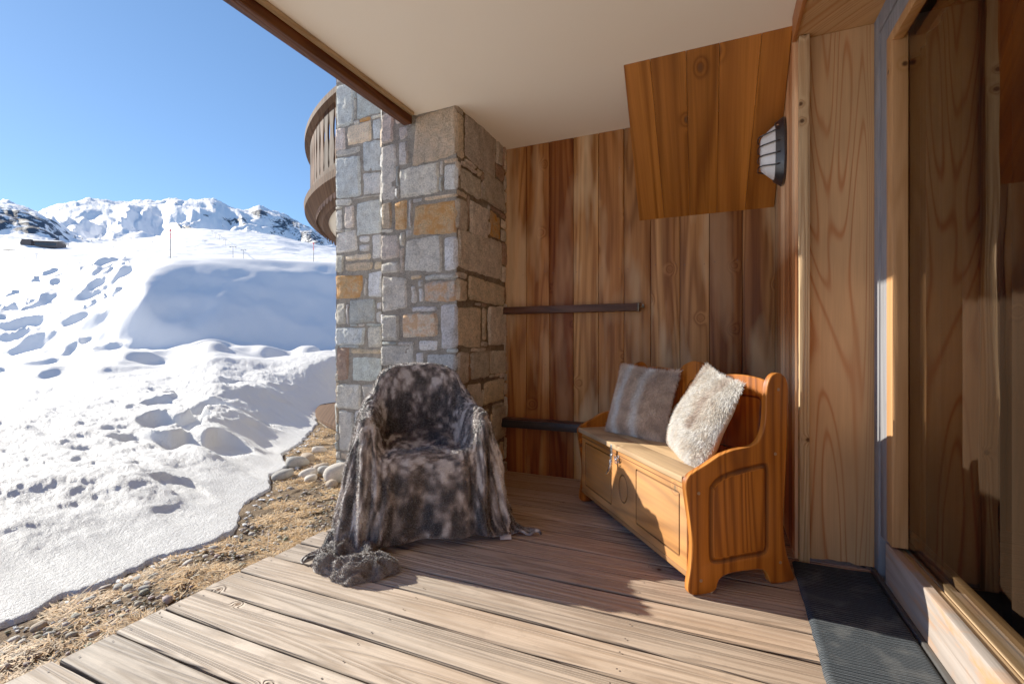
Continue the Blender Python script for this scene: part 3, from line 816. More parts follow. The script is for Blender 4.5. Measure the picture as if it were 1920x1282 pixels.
LEFT_STONES=[(-3.003,-2.868,3.208,3.335,'C'),(-3.009,-2.804,2.825,3.192,'B'),(-2.781,-2.509,2.861,3.117,'B'),(-2.747,-2.624,2.825,2.869,'O'),(-2.607,-2.509,2.66,2.836,'B'),(-3.003,-2.891,2.632,2.828,'P'),(-2.879,-2.618,2.644,2.827,'T'),(-2.997,-2.73,2.578,2.65,'G'),(-2.997,-2.719,2.22,2.567,'B'),(-2.707,-2.509,2.409,2.66,'B'),(-2.707,-2.509,2.211,2.401,'C'),(-2.997,-2.827,2.154,2.218,'C'),(-2.816,-2.514,2.196,2.21,'G'),(-2.787,-2.514,1.897,2.186,'B'),(-2.997,-2.92,1.958,2.136,'G'),(-2.909,-2.793,1.962,2.151,'P'),(-2.991,-2.764,1.76,1.942,'G'),(-2.747,-2.635,1.826,1.884,'C'),(-2.747,-2.635,1.746,1.817,'C'),(-2.613,-2.509,1.675,1.881,'C'),(-2.979,-2.909,1.588,1.748,'G'),(-2.897,-2.618,1.679,1.738,'T'),(-2.897,-2.602,1.594,1.67,'T'),(-2.59,-2.509,1.591,1.665,'T'),(-2.985,-2.713,1.357,1.573,'O'),(-2.696,-2.663,1.377,1.537,'G'),(-2.651,-2.509,1.369,1.584,'W'),(-2.979,-2.879,1.141,1.341,'G'),(-2.856,-2.585,1.151,1.365,'B'),(-2.569,-2.509,1.267,1.328,'C'),(-2.569,-2.509,1.157,1.253,'C'),(-2.973,-2.685,0.968,1.131,'B'),(-2.668,-2.509,0.96,1.132,'G'),(-2.973,-2.856,0.664,0.95,'R'),(-2.844,-2.509,0.898,0.951,'T'),(-2.833,-2.509,0.672,0.885,'B'),(-2.973,-2.73,0.436,0.653,'G'),(-2.713,-2.509,0.45,0.661,'G'),(-2.968,-2.804,0.072,0.42,'G'),(-2.793,-2.657,0.291,0.429,'G'),(-2.646,-2.509,0.258,0.438,'T'),(-2.956,-2.77,-0.003,0.06,'T')]
FRONT_STONES=[(-2.095,-2.001,2.347,2.569,'P'),(-1.992,-1.888,2.465,2.501,'P'),(-1.97,-1.884,2.356,2.452,'P'),(-1.849,-1.531,2.169,2.506,'T'),(-2.095,-1.983,1.958,2.335,'G'),(-1.97,-1.884,2.188,2.345,'G'),(-1.962,-1.646,1.95,2.159,'G'),(-1.618,-1.527,1.963,2.147,'W'),(-2.095,-2.019,1.764,1.949,'T'),(-2.001,-1.888,1.749,1.95,'O'),(-1.849,-1.527,1.697,1.919,'O'),(-2.095,-1.957,1.558,1.735,'P'),(-1.918,-1.626,1.453,1.683,'G'),(-1.614,-1.527,1.454,1.679,'W'),(-2.095,-1.957,1.46,1.546,'G'),(-2.095,-1.884,1.206,1.447,'G'),(-1.871,-1.774,1.413,1.445,'T'),(-1.761,-1.527,1.4,1.441,'C'),(-1.866,-1.816,1.251,1.378,'C'),(-1.765,-1.527,1.255,1.393,'Q'),(-1.866,-1.655,1.196,1.238,'C'),(-1.642,-1.527,0.956,1.243,'W'),(-2.081,-1.957,1.011,1.192,'G'),(-1.944,-1.659,1.024,1.194,'Q'),(-1.807,-1.65,0.94,1.014,'C'),(-2.095,-1.841,0.827,0.982,'G'),(-1.832,-1.757,0.856,0.933,'C'),(-1.749,-1.531,0.797,0.928,'W')]
RIGHT_STONES=[(2.614,2.683,2.173,2.466,'T'),(2.697,3.164,2.207,2.58,'D'),(2.641,2.924,1.978,2.142,'D'),(2.956,3.317,1.991,2.228,'D'),(2.614,2.74,1.726,1.93,'D'),(2.762,3.04,1.708,1.96,'D'),(3.066,3.259,1.768,1.966,'O'),(2.614,3.278,1.454,1.754,'D'),(2.614,2.718,1.253,1.411,'T'),(2.74,3.317,1.272,1.442,'T'),(2.614,2.924,0.954,1.242,'T'),(2.948,3.015,1.004,1.246,'T'),(3.04,3.327,0.964,1.268,'D'),(2.588,2.755,0.719,0.942,'D'),(2.777,3.066,0.736,0.936,'D'),(3.092,3.327,0.762,0.952,'D'),(2.973,3.317,0.537,0.719,'T'),(2.726,2.948,0.531,0.724,'D'),(3.11,3.327,0.246,0.512,'D'),(2.769,3.075,0.184,0.5,'D')]
def pillar():
    b = MB()
    stone_face(b, (0, 2.6, 0), (1, 0, 0), (0, -1, 0), -2.11, -1.52, -0.12, 4.4, FRONT_STONES, 11, 'GGPTCWB')
    stone_face(b, (-1.52, 0, 0), (0, 1, 0), (1, 0, 0), 2.6, 3.352, -0.12, 2.52, RIGHT_STONES, 12, 'DDTDR', (0.22, 0.17, 0.125))
    stone_face(b, (-2.11, 0, 0), (0, -1, 0), (-1, 0, 0), -3.1, -2.6, -0.12, 4.4, [], 13, 'GGPTCWB', step=0.03)
    b.box(-2.108, -1.522, 2.603, 3.5, -0.2, 4.4, (0.3, 0.27, 0.23))
    o = b.build('stone_pillar', M_stone, angle=60)
    tag(o, 'stone pillar of large grey and orange blocks right behind the armchair', 'pillar')
    b = MB()
    stone_face(b, (0, 3.1, 0), (1, 0, 0), (0, -1, 0), -3.0, -2.12, -0.12, 4.6, LEFT_STONES, 14, 'BGCTGB')
    stone_face(b, (-3.0, 0, 0), (0, -1, 0), (-1, 0, 0), -3.9, -3.1, -0.12, 4.6, [], 15, 'BGCTGB', step=0.03)
    b.box(-2.998, -2.0, 3.103, 3.9, -0.2, 4.6, (0.3, 0.27, 0.23))
    o = b.build('stone_wall', M_stone, angle=60)
    tag(o, 'blue grey stone wall stepped back to the left of the pillar', 'wall')
pillar()

def rails():
    o = empty('wall_rail', (-1.0, 3.33, 1.24), 0, 'upper dark brown timber rail fixed across the board wall', 'rail', 'dark rails on the board wall')
    b = MB(); b.box(-0.515, 0.50, -0.045, 0.018, -0.027, 0.027, bev=0.004); b.build('bar', M_darkwood, o, angle=40)
    b = MB(); b.box(0.501, 0.512, -0.047, 0.019, -0.03, 0.03, bev=0.002); b.tube([(0.507, -0.02, 0.0), (0.545, -0.02, 0.0)], 0.008); b.tube([(0.535, -0.035, 0.012), (0.535, 0.0, 0.012)], 0.007)
    b.build('bracket', plain('dark_bronze', (0.10, 0.075, 0.05), 0.4, 0.8), o, angle=40)
    o = empty('wall_rail', (-1.0, 3.30, 0.385), 0, 'lower blackened timber rail that runs behind the bench', 'rail', 'dark rails on the board wall')
    b = MB(); b.box(-0.515, 0.55, -0.045, 0.045, -0.032, 0.025, bev=0.004); b.build('bar', plain('charred_wood', (0.018, 0.014, 0.013), 0.45, 0, 0.2, 0.002), o, angle=40)
    b = MB(); b.box(-0.515, 0.55, -0.040, 0.048, 0.0255, 0.034, bev=0.002); b.build('cap_strip', M_darkwood, o, angle=40)
rails()

# ------------------------------------------------------------------ glass door
def door():
    o = empty('glass_door', (0.70, 0.8, 0), 0, 'large glass terrace door in a greyed timber frame with brown curtains behind it', 'door')
    def bx(name, mat, rects, tint=(1, 1, 1), bev=0.002):
        b = MB(); rnd = random.Random(len(name) * 7)
        for r in rects: b.box(*r, tint, rnd.random(), bev)
        p = b.build(name, mat, o, angle=40); p.location = -Vector(o.location); return p
    YB = -1.3
    bx('jamb', M_greyframe, [(0.628, 0.6805, 2.455, 2.517, -0.02, 2.391), (0.634, 0.6805, 2.362, 2.4535, 0.18, 2.391)])
    bx('head', M_greyframe, [(0.628, 0.6805, YB, 2.4545, 2.31, 2.391), (0.634, 0.6805, YB, 2.361, 2.226, 2.309)])
    bx('bead', M_strip, [(0.630, 0.6805, 2.291, 2.3615, 0.195, 2.225)])
    bx('head_bead', M_strip, [(0.630, 0.665, YB, 2.2905, 2.182, 2.225)])
    
    bx('bottom_rail', M_sill, [(0.628, 0.66, YB, 2.368, 0.0, 0.185)], (1, 1, 1), 0.004)
    bx('threshold', plain('dark_sill_strip', (0.04, 0.037, 0.035), 0.6), [(0.612, 0.6275, YB, 2.5, -0.01, 0.022)])
    bx('track', M_track, [(0.6605, 0.684, YB, 2.36, 0.0, 0.176), (0.688, 0.712, YB, 2.50, 0.0, 0.196), (0.716, 0.742, YB, 2.80, 0.0, 0.178)])
    bx('lower_sash', M_track, [(0.722, 0.745, YB, 2.8, 0.1785, 0.215)], (0.7, 0.6, 0.5))
    b = MB(); b.add([(0.682, YB, 0.185), (0.682, 2.56, 0.185), (0.682, 2.56, 2.34), (0.682, YB, 2.34)], [(0, 3, 2, 1)])
    g = b.build('glass_pane', M_glass, o); g.location = -Vector(o.location)
    bx('reveal', M_track, [(0.745, 0.90, 3.31, 3.34, 0.0, 2.4)], (.6, .5, .4))
    # curtain and room behind the glass
    n = N('brown_curtain'); f = n.noise(n.obj, 300., 2., .6); m_ = n.mr(f, .3, .7, .8, 1.1)
    MC = n.bsdf(n.mix(1.0, n.attr('tint'), n.comb(m_, m_, m_), 'MULTIPLY'), 0.9, n.bump(f, 0.001), Specular_IOR_Level=0.1)
    b = MB(); rnd = random.Random(4)
    ys = np.linspace(1.15, 3.3, 260)
    xx = 0.86 + 0.014 * np.sin(ys * 48 + 2 * np.sin(ys * 9)) + 0.012 * np.sin(ys * 19)
    vs = []; tt = []
    for y_, x_ in zip(ys, xx):
        g = 0.7 + 0.5 * float(vnoise(np.array(y_ * 14), np.array(1.0), 0, 8))
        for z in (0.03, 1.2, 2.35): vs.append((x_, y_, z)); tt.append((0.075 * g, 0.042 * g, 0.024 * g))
    fs = [(i * 3 + k, (i + 1) * 3 + k, (i + 1) * 3 + k + 1, i * 3 + k + 1) for i in range(259) for k in range(2)]
    b.add(vs, fs, np.array(tt))
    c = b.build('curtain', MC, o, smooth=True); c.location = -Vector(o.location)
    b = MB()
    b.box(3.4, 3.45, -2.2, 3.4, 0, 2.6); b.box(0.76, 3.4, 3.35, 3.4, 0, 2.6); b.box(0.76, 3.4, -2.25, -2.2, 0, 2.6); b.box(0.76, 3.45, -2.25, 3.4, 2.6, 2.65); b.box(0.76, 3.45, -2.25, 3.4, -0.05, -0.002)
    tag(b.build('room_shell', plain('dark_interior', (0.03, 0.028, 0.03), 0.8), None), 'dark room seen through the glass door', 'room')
    # low radiator against the far wall of the room
    r = empty('radiator', (1.65, 2.25, 0.12), 0, 'pale ribbed radiator dimly seen inside the dark room', 'radiator')
    b = MB()
    b.box(-0.45, 0.45, 0, 0.03, 0.0, 0.5, bev=0.004)
    for k in range(30): b.box(-0.44 + k * 0.03, -0.425 + k * 0.03, -0.02, -0.0005, 0.03, 0.47)
    b.build('grille', plain('radiator_paint', (0.35, 0.35, 0.36), 0.4), r)
    # outside wall past the door, behind the camera
    b = MB(); rnd = random.Random(12); y = -2.2
    while y < YB - 0.01:
        b.box(0.628, 0.66, y + 0.001, min(y + 0.18, YB) - 0.001, -0.04, 2.39, (1, .95, .9), rnd.random(), .002); y += 0.18
    tag(b.build('door_side_wall', M_plank, angle=40), 'board wall on the near side of the glass door', 'wall')
door()

def floor_mat():
    xs = np.linspace(0.300, 0.612, 40); ys = np.linspace(-0.6, 2.47, 300)
    X, Y = np.meshgrid(xs, ys, indexing='ij')
    ed = np.minimum(X - 0.300, 0.612 - X); ed = np.minimum(ed, 2.47 - Y)
    z = 0.002 + 0.014 * np.sqrt(np.clip(ed / 0.016, 0, 1)) + 0.0025 * fbm(X * 8, Y * 5, 0, 90, 3) + 0.0012 * np.sin(Y * 2 * PI / 0.0212)
    Xs = X + (0.008 * np.sin(Y * 3.1) + 0.003 * fbm(Y * 12, Y * 0, 0, 91, 2)) * (1 - (X - 0.3) / 0.312)
    idx = np.arange(X.size).reshape(X.shape)
    F = np.stack([idx[:-1, :-1], idx[1:, :-1], idx[1:, 1:], idx[:-1, 1:]], -1).reshape(-1, 4)
    o = link('door_mat', np_mesh('door_mat', np.stack([Xs, Y, z], -1).reshape(-1, 3), F), M_mat, None, True)
    tag(o, 'long dark grey ribbed mat laid along the glass door', 'mat')
floor_mat()

def lamp():
    o = empty('wall_lamp', (0.329, 2.90, 2.02), 0, 'oval bulkhead lamp with white glass behind a black wire cage', 'lamp')
    # local: -X out of the wall, Y along it, Z up
    def oval(x, ry, rz, n=48, p=2.6):
        r = []
        for i in range(n):
            a = 2 * PI * i / n; c, s = math.cos(a), math.sin(a)
            k = (abs(c) ** p + abs(s) ** p) ** (-1 / p)
            r.append((x, ry * c * k, rz * s * k))
        return r
    def loft(rings, cap=True):
        vs = []; fs = []; n = len(rings[0])
        for r in rings: vs += r
        for i in range(len(rings) - 1):
            for k in range(n): fs.append((i * n + k, i * n + (k + 1) % n, (i + 1) * n + (k + 1) % n, (i + 1) * n + k))
        if cap: fs.append(tuple((len(rings) - 1) * n + k for k in range(n)))
        return vs, [f[::-1] for f in fs]
    b = MB(); b.add(*loft([oval(0, .115, .175), oval(-.012, .117, .178), oval(-.018, .112, .172), oval(-.048, .098, .152), oval(-.05, .093, .146), oval(-.035, .09, .142)], False))
    b.build('base', M_black, o, angle=35)
    b = MB(); b.add(*loft([oval(-.03, .09, .143), oval(-.052, .086, .138), oval(-.085, .066, .11), oval(-.108, .05, .088), oval(-.113, .04, .075)]))
    b.build('glass_shade', M_glasswhite, o, angle=35)
    for z in (-.08, -.028, .026, .08):
        b = MB(); q = math.sqrt(max(0, 1 - (z / .178) ** 2))
        pts = []
        for y_, x_ in ((.108 * q + .0, -.03), (.098 * q, -.055), (.07 * q, -.105), (.05 * q, -.122), (0, -.126), (-.05 * q, -.122), (-.07 * q, -.105), (-.098 * q, -.055), (-.108 * q, -.03)):
            pts.append((x_, y_, z * (1.0 if abs(x_) > .06 else 1.12)))
        b.tube(pts, 0.0042, 8); b.build('cage_bar', M_black, o, smooth=True)
    b = MB(); b.tube([(-.038, -.098, .11), (-.044, -.100, .11)], .004); b.build('screw', M_chrome, o)
lamp()
# ------------------------------------------------------------------ bench
def catmull(pts, n=6, closed=True):
    P = [Vector((p[0], p[1], 0)) for p in pts]; out = []
    m = len(P)
    for i in range(m if closed else m - 1):
        p0, p1, p2, p3 = P[(i - 1) % m], P[i], P[(i + 1) % m], P[(i + 2) % m]
        if not closed:
            if i == 0: p0 = p1
            if i + 2 >= m: p3 = p2
        for k in range(n):
            t = k / n
            q = 0.5 * ((2 * p1) + (-p0 + p2) * t + (2 * p0 - 5 * p1 + 4 * p2 - p3) * t * t + (-p0 + 3 * p1 - 3 * p2 + p3) * t ** 3)
            out.append((q.x, q.y))
    if not closed: out.append((P[-1].x, P[-1].y))
    return out

def inset(loop, d):
    n = len(loop); out = []
    area = sum(loop[i][0] * loop[(i + 1) % n][1] - loop[(i + 1) % n][0] * loop[i][1] for i in range(n))
    sg = 1 if area > 0 else -1
    for i in range(n):
        a = Vector(loop[(i - 1) % n]); b = Vector(loop[(i + 1) % n]); t = (b - a).normalized()
        nrm = Vector((-t.y, t.x)) * sg
        out.append((loop[i][0] + nrm.x * d, loop[i][1] + nrm.y * d))
    return out

def grooved_plate(mb, outline, grooves, thick, to3, gw=0.010, gd=0.004, seed=0.3, tint=(1, 1, 1), bev=0.003, field=None):
    """outline and groove loops in 2-D; the front face carries the grooves; to3(u, v, w) -> xyz, w = distance behind the front face"""
    base = MB()
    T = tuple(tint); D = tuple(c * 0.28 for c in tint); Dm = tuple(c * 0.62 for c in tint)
    o1 = inset(outline, bev)
    vs = []; fs = []; tt = []
    def ring(loop, w, t):
        s = len(vs); vs.extend(to3(p[0], p[1], w) for p in loop); tt.extend([t] * len(loop)); return list(range(s, s + len(loop)))
    def bridge(a, b):
        n = len(a)
        for i in range(n): fs.append((a[i], a[(i + 1) % n], b[(i + 1) % n], b[i]))
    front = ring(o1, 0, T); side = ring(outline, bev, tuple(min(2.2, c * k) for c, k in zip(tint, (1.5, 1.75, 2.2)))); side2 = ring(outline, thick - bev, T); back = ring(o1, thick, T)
    bridge(front, side); bridge(side, side2); bridge(side2, back)
    fs.append(tuple(reversed(back)))
    holes = []
    for g in grooves:
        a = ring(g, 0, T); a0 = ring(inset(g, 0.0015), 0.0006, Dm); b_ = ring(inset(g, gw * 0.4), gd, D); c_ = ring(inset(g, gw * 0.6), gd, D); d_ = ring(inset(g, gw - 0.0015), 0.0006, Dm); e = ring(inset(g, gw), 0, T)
        for p, q in ((a, a0), (a0, b_), (b_, c_), (c_, d_), (d_, e)): bridge(p, q)
        holes.append((g, a)); fs.append(tuple(e))
    loops = [[Vector((p[0], p[1], 0)) for p in o1]] + [[Vector((p[0], p[1], 0)) for p in g] for g, _ in holes]
    ids = front + [i for _, a in holes for i in a]
    for t in tessellate_polygon(loops): fs.append(tuple(ids[i] for i in t))
    bm = bmesh.new(); bv = [bm.verts.new(v) for v in vs]
    for f in fs:
        try: bm.faces.new([bv[i] for i in f])
        except ValueError: pass
    bmesh.ops.recalc_face_normals(bm, faces=bm.faces)
    bm.verts.index_update()
    b = len(mb.v)
    mb.v.extend([v.co[:] for v in bm.verts]); mb.f.extend([tuple(v.index + b for v in f.verts) for f in bm.faces]); mb.t.extend(tt); mb.s.extend([seed] * len(vs)); bm.free()

def bench():
    o = empty('storage_bench', (-0.452, 2.425, 0.004), math.atan2(-0.795, 0.606), 'honey pine storage bench with scalloped back and steel hasp, set cornerwise', 'bench')
    # local x: along the bench (towards +x = near end), y: towards the back, z up
    out = [(0.0, 0.045), (.004, .012), (.03, .0), (.10, 0), (.125, .012), (.140, .048), (.18, .066), (.26, .07), (.34, .066), (.368, .045), (.382, .012), (.40, 0), (.47, 0), (.497, .004), (.50, .022), (.484, .06), (.458, .14), (.447, .25),
           (.455, .4), (.463, .55), (.47, .70), (.472, .80), (.458, .848), (.425, .868), (.392, .858), (.371, .825), (.362, .77), (.360, .70), (.350, .635), (.325, .590), (.285, .570), (.22, .562), (.15, .545), (.085, .512), (.035, .488), (.004, .470),
           (-.012, .44), (-.006, .38), (.010, .28), (.018, .2), (.012, .11)]
    out = catmull(out, 3)
    gl = catmull([(.090, .15), (.088, .28), (.090, .405), (.100, .432), (.135, .462), (.20, .482), (.30, .498), (.352, .503), (.374, .485), (.376, .40), (.376, .20), (.372, .145), (.345, .122), (.25, .117), (.15, .110), (.105, .118)], 4)
    gl2 = inset(gl, 0.022)
    for side in (1, -1):
        b = MB(); X0 = 0.575 * side
        g = [gl, ] if side > 0 else []
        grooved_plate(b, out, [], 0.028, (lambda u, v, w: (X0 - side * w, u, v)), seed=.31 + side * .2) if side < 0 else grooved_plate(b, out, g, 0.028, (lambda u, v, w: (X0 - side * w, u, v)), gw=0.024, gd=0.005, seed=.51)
        e = b.build('end_panel', M_bench, o, angle=32)
        if side > 0:
            b = MB(); grooved_plate(b, inset(gl, 0.026), [], 0.004, (lambda u, v, w: (X0 + 0.0012 - w, u, v)), seed=.77, tint=(1.03, 1.03, 1.0), bev=0.001)
            b.build('raised_field', M_bench, e, angle=30)
            for (y, z) in ((.045, .40), (.42, .80), (.405, .535), (.055, .055), (.43, .085)):
                b = MB(); b.tube([(X0 - .002, y, z), (X0 + .0025, y, z)], .0062, 12); b.build('wood_plug', M_screw, e, angle=30)
    # seat lid
    b = MB(); b.box(-0.547, 0.547, -0.012, 0.125, 0.437, 0.462, (1, 1, 1), .2, 0.003); b.box(-0.547, 0.547, 0.1265, 0.40, 0.437, 0.462, (.95, .93, .9), .63, 0.003)
    b.build('seat', M_seat, o, angle=35)
    # box front with two framed fields and a carved oval
    def rr(x0, x1, z0, z1, r=.012):
        pts = []
        for cx, cz, a0 in ((x1 - r, z1 - r, 0), (x0 + r, z1 - r, 90), (x0 + r, z0 + r, 180), (x1 - r, z0 + r, 270)):
            for k in range(5): a = rad(a0 + 90 * k / 4); pts.append((cx + r * math.cos(a), cz + r * math.sin(a)))
        # dense sides
        res = []
        for i in range(len(pts)):
            p, q = pts[i], pts[(i + 1) % len(pts)]; L = math.hypot(q[0] - p[0], q[1] - p[1]); n = max(1, int(L / .03))
            for k in range(n): res.append((p[0] + (q[0] - p[0]) * k / n, p[1] + (q[1] - p[1]) * k / n))
        return res
    ov = [(0.0 + .052 * math.cos(2 * PI * k / 40), .245 + .075 * math.sin(2 * PI * k / 40)) for k in range(40)]
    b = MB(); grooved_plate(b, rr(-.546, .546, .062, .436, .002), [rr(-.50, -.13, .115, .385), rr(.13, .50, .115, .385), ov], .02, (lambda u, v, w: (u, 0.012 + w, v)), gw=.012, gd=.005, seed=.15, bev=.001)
    fp = b.build('front_panel', M_bench_x, o, angle=30)
    b = MB(); b.box(-.546, .546, 0.009, 0.0118, 0.062, 0.082, (.6, .55, .5), .3, .0008); b.box(-.546, .546, 0.0095, 0.0118, 0.404, 0.408, (.35, .3, .3), .3); b.build('moulding', M_bench_x, fp, angle=30)
    b = MB(); b.box(-.545, .545, 0.034, 0.40, 0.07, 0.086, (.8, .8, .8), .4); b.box(-.545, .545, .392, .404, .086, .436, (.8, .8, .8), .4); b.build('bottom_board', M_bench_x, o)
    # scalloped back board leaning slightly
    def lean(u, v, w): return (u, 0.395 + 0.03 * (v - .46) / .4 + w, v)
    top = []
    n = 90
    for i in range(n + 1):
        x = .546 - 1.092 * i / n
        ax = abs(x)
        if ax < .145: z = .845 + .050 * math.cos(ax / .145 * PI / 2) ** 1.0 if ax < .13 else .835
        else:
            t = (ax - .345) / .20
            z = .80 + .045 * math.sqrt(max(0, 1 - t * t)) if abs(t) < 1 else .79
        top.append((x, z))
    # soften
    for _ in range(3): top = [top[0]] + [(top[i][0], (top[i - 1][1] + 2 * top[i][1] + top[i + 1][1]) / 4) for i in range(1, n)] + [top[-1]]
    outl = [(-.546, .10), (0, .10), (.546, .10)] + top[:-1] + [top[-1]]
    ovb = [(0.0 + .062 * math.cos(2 * PI * k / 44), .70 + .098 * math.sin(2 * PI * k / 44)) for k in range(44)]
    ovc = [(0.0 + .040 * math.cos(2 * PI * k / 44), .70 + .07 * math.sin(2 * PI * k / 44)) for k in range(44)]
    arch = catmull([(-.095, .50), (.095, .50), (.098, .66), (.098, .79), (.062, .845), (0, .862), (-.062, .845), (-.098, .79), (-.098, .66)], 6)
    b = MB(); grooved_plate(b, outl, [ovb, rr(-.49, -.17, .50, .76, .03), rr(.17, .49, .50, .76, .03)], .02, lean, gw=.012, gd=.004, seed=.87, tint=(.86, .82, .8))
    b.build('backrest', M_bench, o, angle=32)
    # steel hasp and the butterfly staple
    h = empty('hasp', (-.085, 0.008, 0)); h.parent = o
    b = MB()
    b.box(-.011, .011, -.0215, -.018, .40, .456, bev=.001)
    b.box(-.008, .008, -.0235, -.0205, .37, .405, bev=.001)
    pts = [(0.0, -.023, .375), (.003, -.026, .355), (.002, -.03, .335), (-.006, -.035, .315), (-.017, -.041, .298)]
    b.tube(pts, [.007, .0075, .007, .0055, .003], 8)
    b.build('strap', M_chrome, h, angle=35)
    b = MB()
    b.tube([(.038, .002, .385), (.038, -.012, .385)], .009, 12); b.box(.030, .046, .0, .003, .365, .405, bev=.001)
    b.tube([(.038 + .015 * math.cos(a), -.014, .392 + .009 * math.sin(a)) for a in [2 * PI * k / 16 for k in range(16)]], .0025, 6, closed=True)
    b.tube([(.038 + .012 * math.cos(a), -.012, .372 + .008 * math.sin(a)) for a in [2 * PI * k / 16 for k in range(16)]], .0022, 6, closed=True)
    b.build('staple', M_chrome, h, angle=35)
bench()

# ------------------------------------------------------------------ fur
def mat_fur(name, rough=0.55, sheen=0.4):
    n = N(name)
    f = n.noise(n.obj, 60., 2., .6); m = n.mr(f, .3, .7, .85, 1.12)
    c = n.mix(1.0, n.attr('tint'), n.comb(m, m, m), 'MULTIPLY')
    return n.bsdf(c, rough, None, Specular_IOR_Level=0.25, Sheen_Weight=sheen)
M_fur = mat_fur('fur'); M_plush = mat_fur('plush', .6, .6)
def mat_weave():
    n = N('beige_cloth'); f = n.noise(n.obj, 500., 2., .6)
    return n.bsdf(n.mix(n.mr(f, .3, .7), (.62, .52, .42), (.50, .41, .32)), .9, n.bump(f, .0006))
M_weave = mat_weave()

def strands(P, Nn, flow, length, width, colr, colt, rng, spread=0.35, lift=0.45):
    """tapered hairs: arrays of root points, normals, flow directions; returns verts, faces, tints"""
    n = len(P)
    d = flow * (1 - lift) + Nn * lift + rng.normal(0, spread, (n, 3)); d /= np.linalg.norm(d, axis=1)[:, None]
    s = np.cross(d, rng.normal(0, 1, (n, 3))); s /= np.linalg.norm(s, axis=1)[:, None]
    L = (length * rng.uniform(.6, 1.25, n))[:, None]
    mid = P + d * L * .55; tip = P + d * L + flow * L * .18
    W = width
    V = np.stack([P - s * W, P + s * W, mid + s * W * .75, mid - s * W * .75, tip], 1).reshape(-1, 3)
    i = np.arange(n)[:, None] * 5
    tri = np.concatenate([i + np.array([[0, 1, 2]]), i + np.array([[0, 2, 3]]), i + np.array([[3, 2, 4]])], 0)
    cm = colr * .45 + colt * .55
    T = np.stack([colr, colr, cm, cm, colt], 1).reshape(-1, 3)
    return V, tri, T

def sample_mesh(V, F, n, rng):
    a, b, c = V[F[:, 0]], V[F[:, 1]], V[F[:, 2]]
    cr = np.cross(b - a, c - a); ar = np.linalg.norm(cr, axis=1); nn = cr / np.maximum(ar, 1e-12)[:, None]
    k = rng.choice(len(F), n, p=ar / ar.sum())
    u = rng.random(n); v = rng.random(n); sw = u + v > 1; u[sw] = 1 - u[sw]; v[sw] = 1 - v[sw]
    return a[k] + (b[k] - a[k]) * u[:, None] + (c[k] - a[k]) * v[:, None], nn[k], k, u, v

def pillow(loc, eul, Wd, H, T, seed, stripes, label, count=42000):
    rng = np.random.default_rng(seed)
    o = empty('fur_pillow', loc, 0, label, 'pillow', 'fur pillows on the bench'); o.rotation_euler = eul
    def surf(sign, n=36):
        u, v = np.meshgrid(np.linspace(-1, 1, n), np.linspace(-1, 1, n), indexing='ij')
        th = (np.clip(1 - np.abs(u) ** 2.4, 0, 1) ** .6) * (np.clip(1 - np.abs(v) ** 2.4, 0, 1) ** .6)
        x = u * Wd / 2 * (1 - .09 * (1 - v * v)); z = v * H / 2 * (1 - .08 * (1 - u * u))
        sag = -.02 * (v < 0) * 0
        th = th * (1 + .12 * vnoise(u * 1.7 + seed, v * 1.7, 0, seed))
        y = -sign * T / 2 * th * (1.0 - .22 * v)
        z = z - .012 * np.sin((v + 1) * PI / 2) * (1 - u * u)
        idx = np.arange(n * n).reshape(n, n)
        F = np.stack([idx[:-1, :-1], idx[1:, :-1], idx[1:, 1:], idx[:-1, 1:]], -1).reshape(-1, 4)
        if sign < 0: F = F[:, ::-1]
        return np.stack([x, y, z], -1).reshape(-1, 3), F, u.ravel(), v.ravel()
    V, F, u, v = surf(1)
    col = stripes(u, v, rng)
    b = link('fur_front', np_mesh('fur_front', V, F.copy(), col * .5), M_fur, o, True)
    V2, F2, _, _ = surf(-1)
    link('back_cloth', np_mesh('back_cloth', V2, F2.copy()), M_weave, o, True)
    tri = np.concatenate([F[:, [0, 1, 2]], F[:, [0, 2, 3]]])
    P, Nn, k, uu, vv = sample_mesh(V, tri, count, rng)
    A = tri[k]; w0 = 1 - uu - vv
    pu = u[A[:, 0]] * w0 + u[A[:, 1]] * uu + u[A[:, 2]] * vv; pv = v[A[:, 0]] * w0 + v[A[:, 1]] * uu + v[A[:, 2]] * vv
    c = stripes(pu, pv, rng)
    j = rng.uniform(.72, 1.25, (len(P), 1)); tip = np.clip(c * j * 1.2 + .03, 0, .95); root = c * j * .55
    flow = np.stack([.35 * vnoise(pu * 2.5, pv * 2.5, 0, seed + 1), np.zeros(len(P)), -np.ones(len(P)) + .3 * vnoise(pu * 3, pv * 3, 0, seed + 2)], 1)
    # hair at the rim points outwards
    flow += np.stack([pu ** 7, 0 * pu, np.maximum(pv, 0) ** 9 * 1.6], 1) * 1.3
    v_, f_, t_ = strands(P, Nn, flow, .021, .0008, root, tip, rng, .28, .38)
    h = link('hair', np_mesh('hair', v_, f_, t_), M_fur, b)
    return o

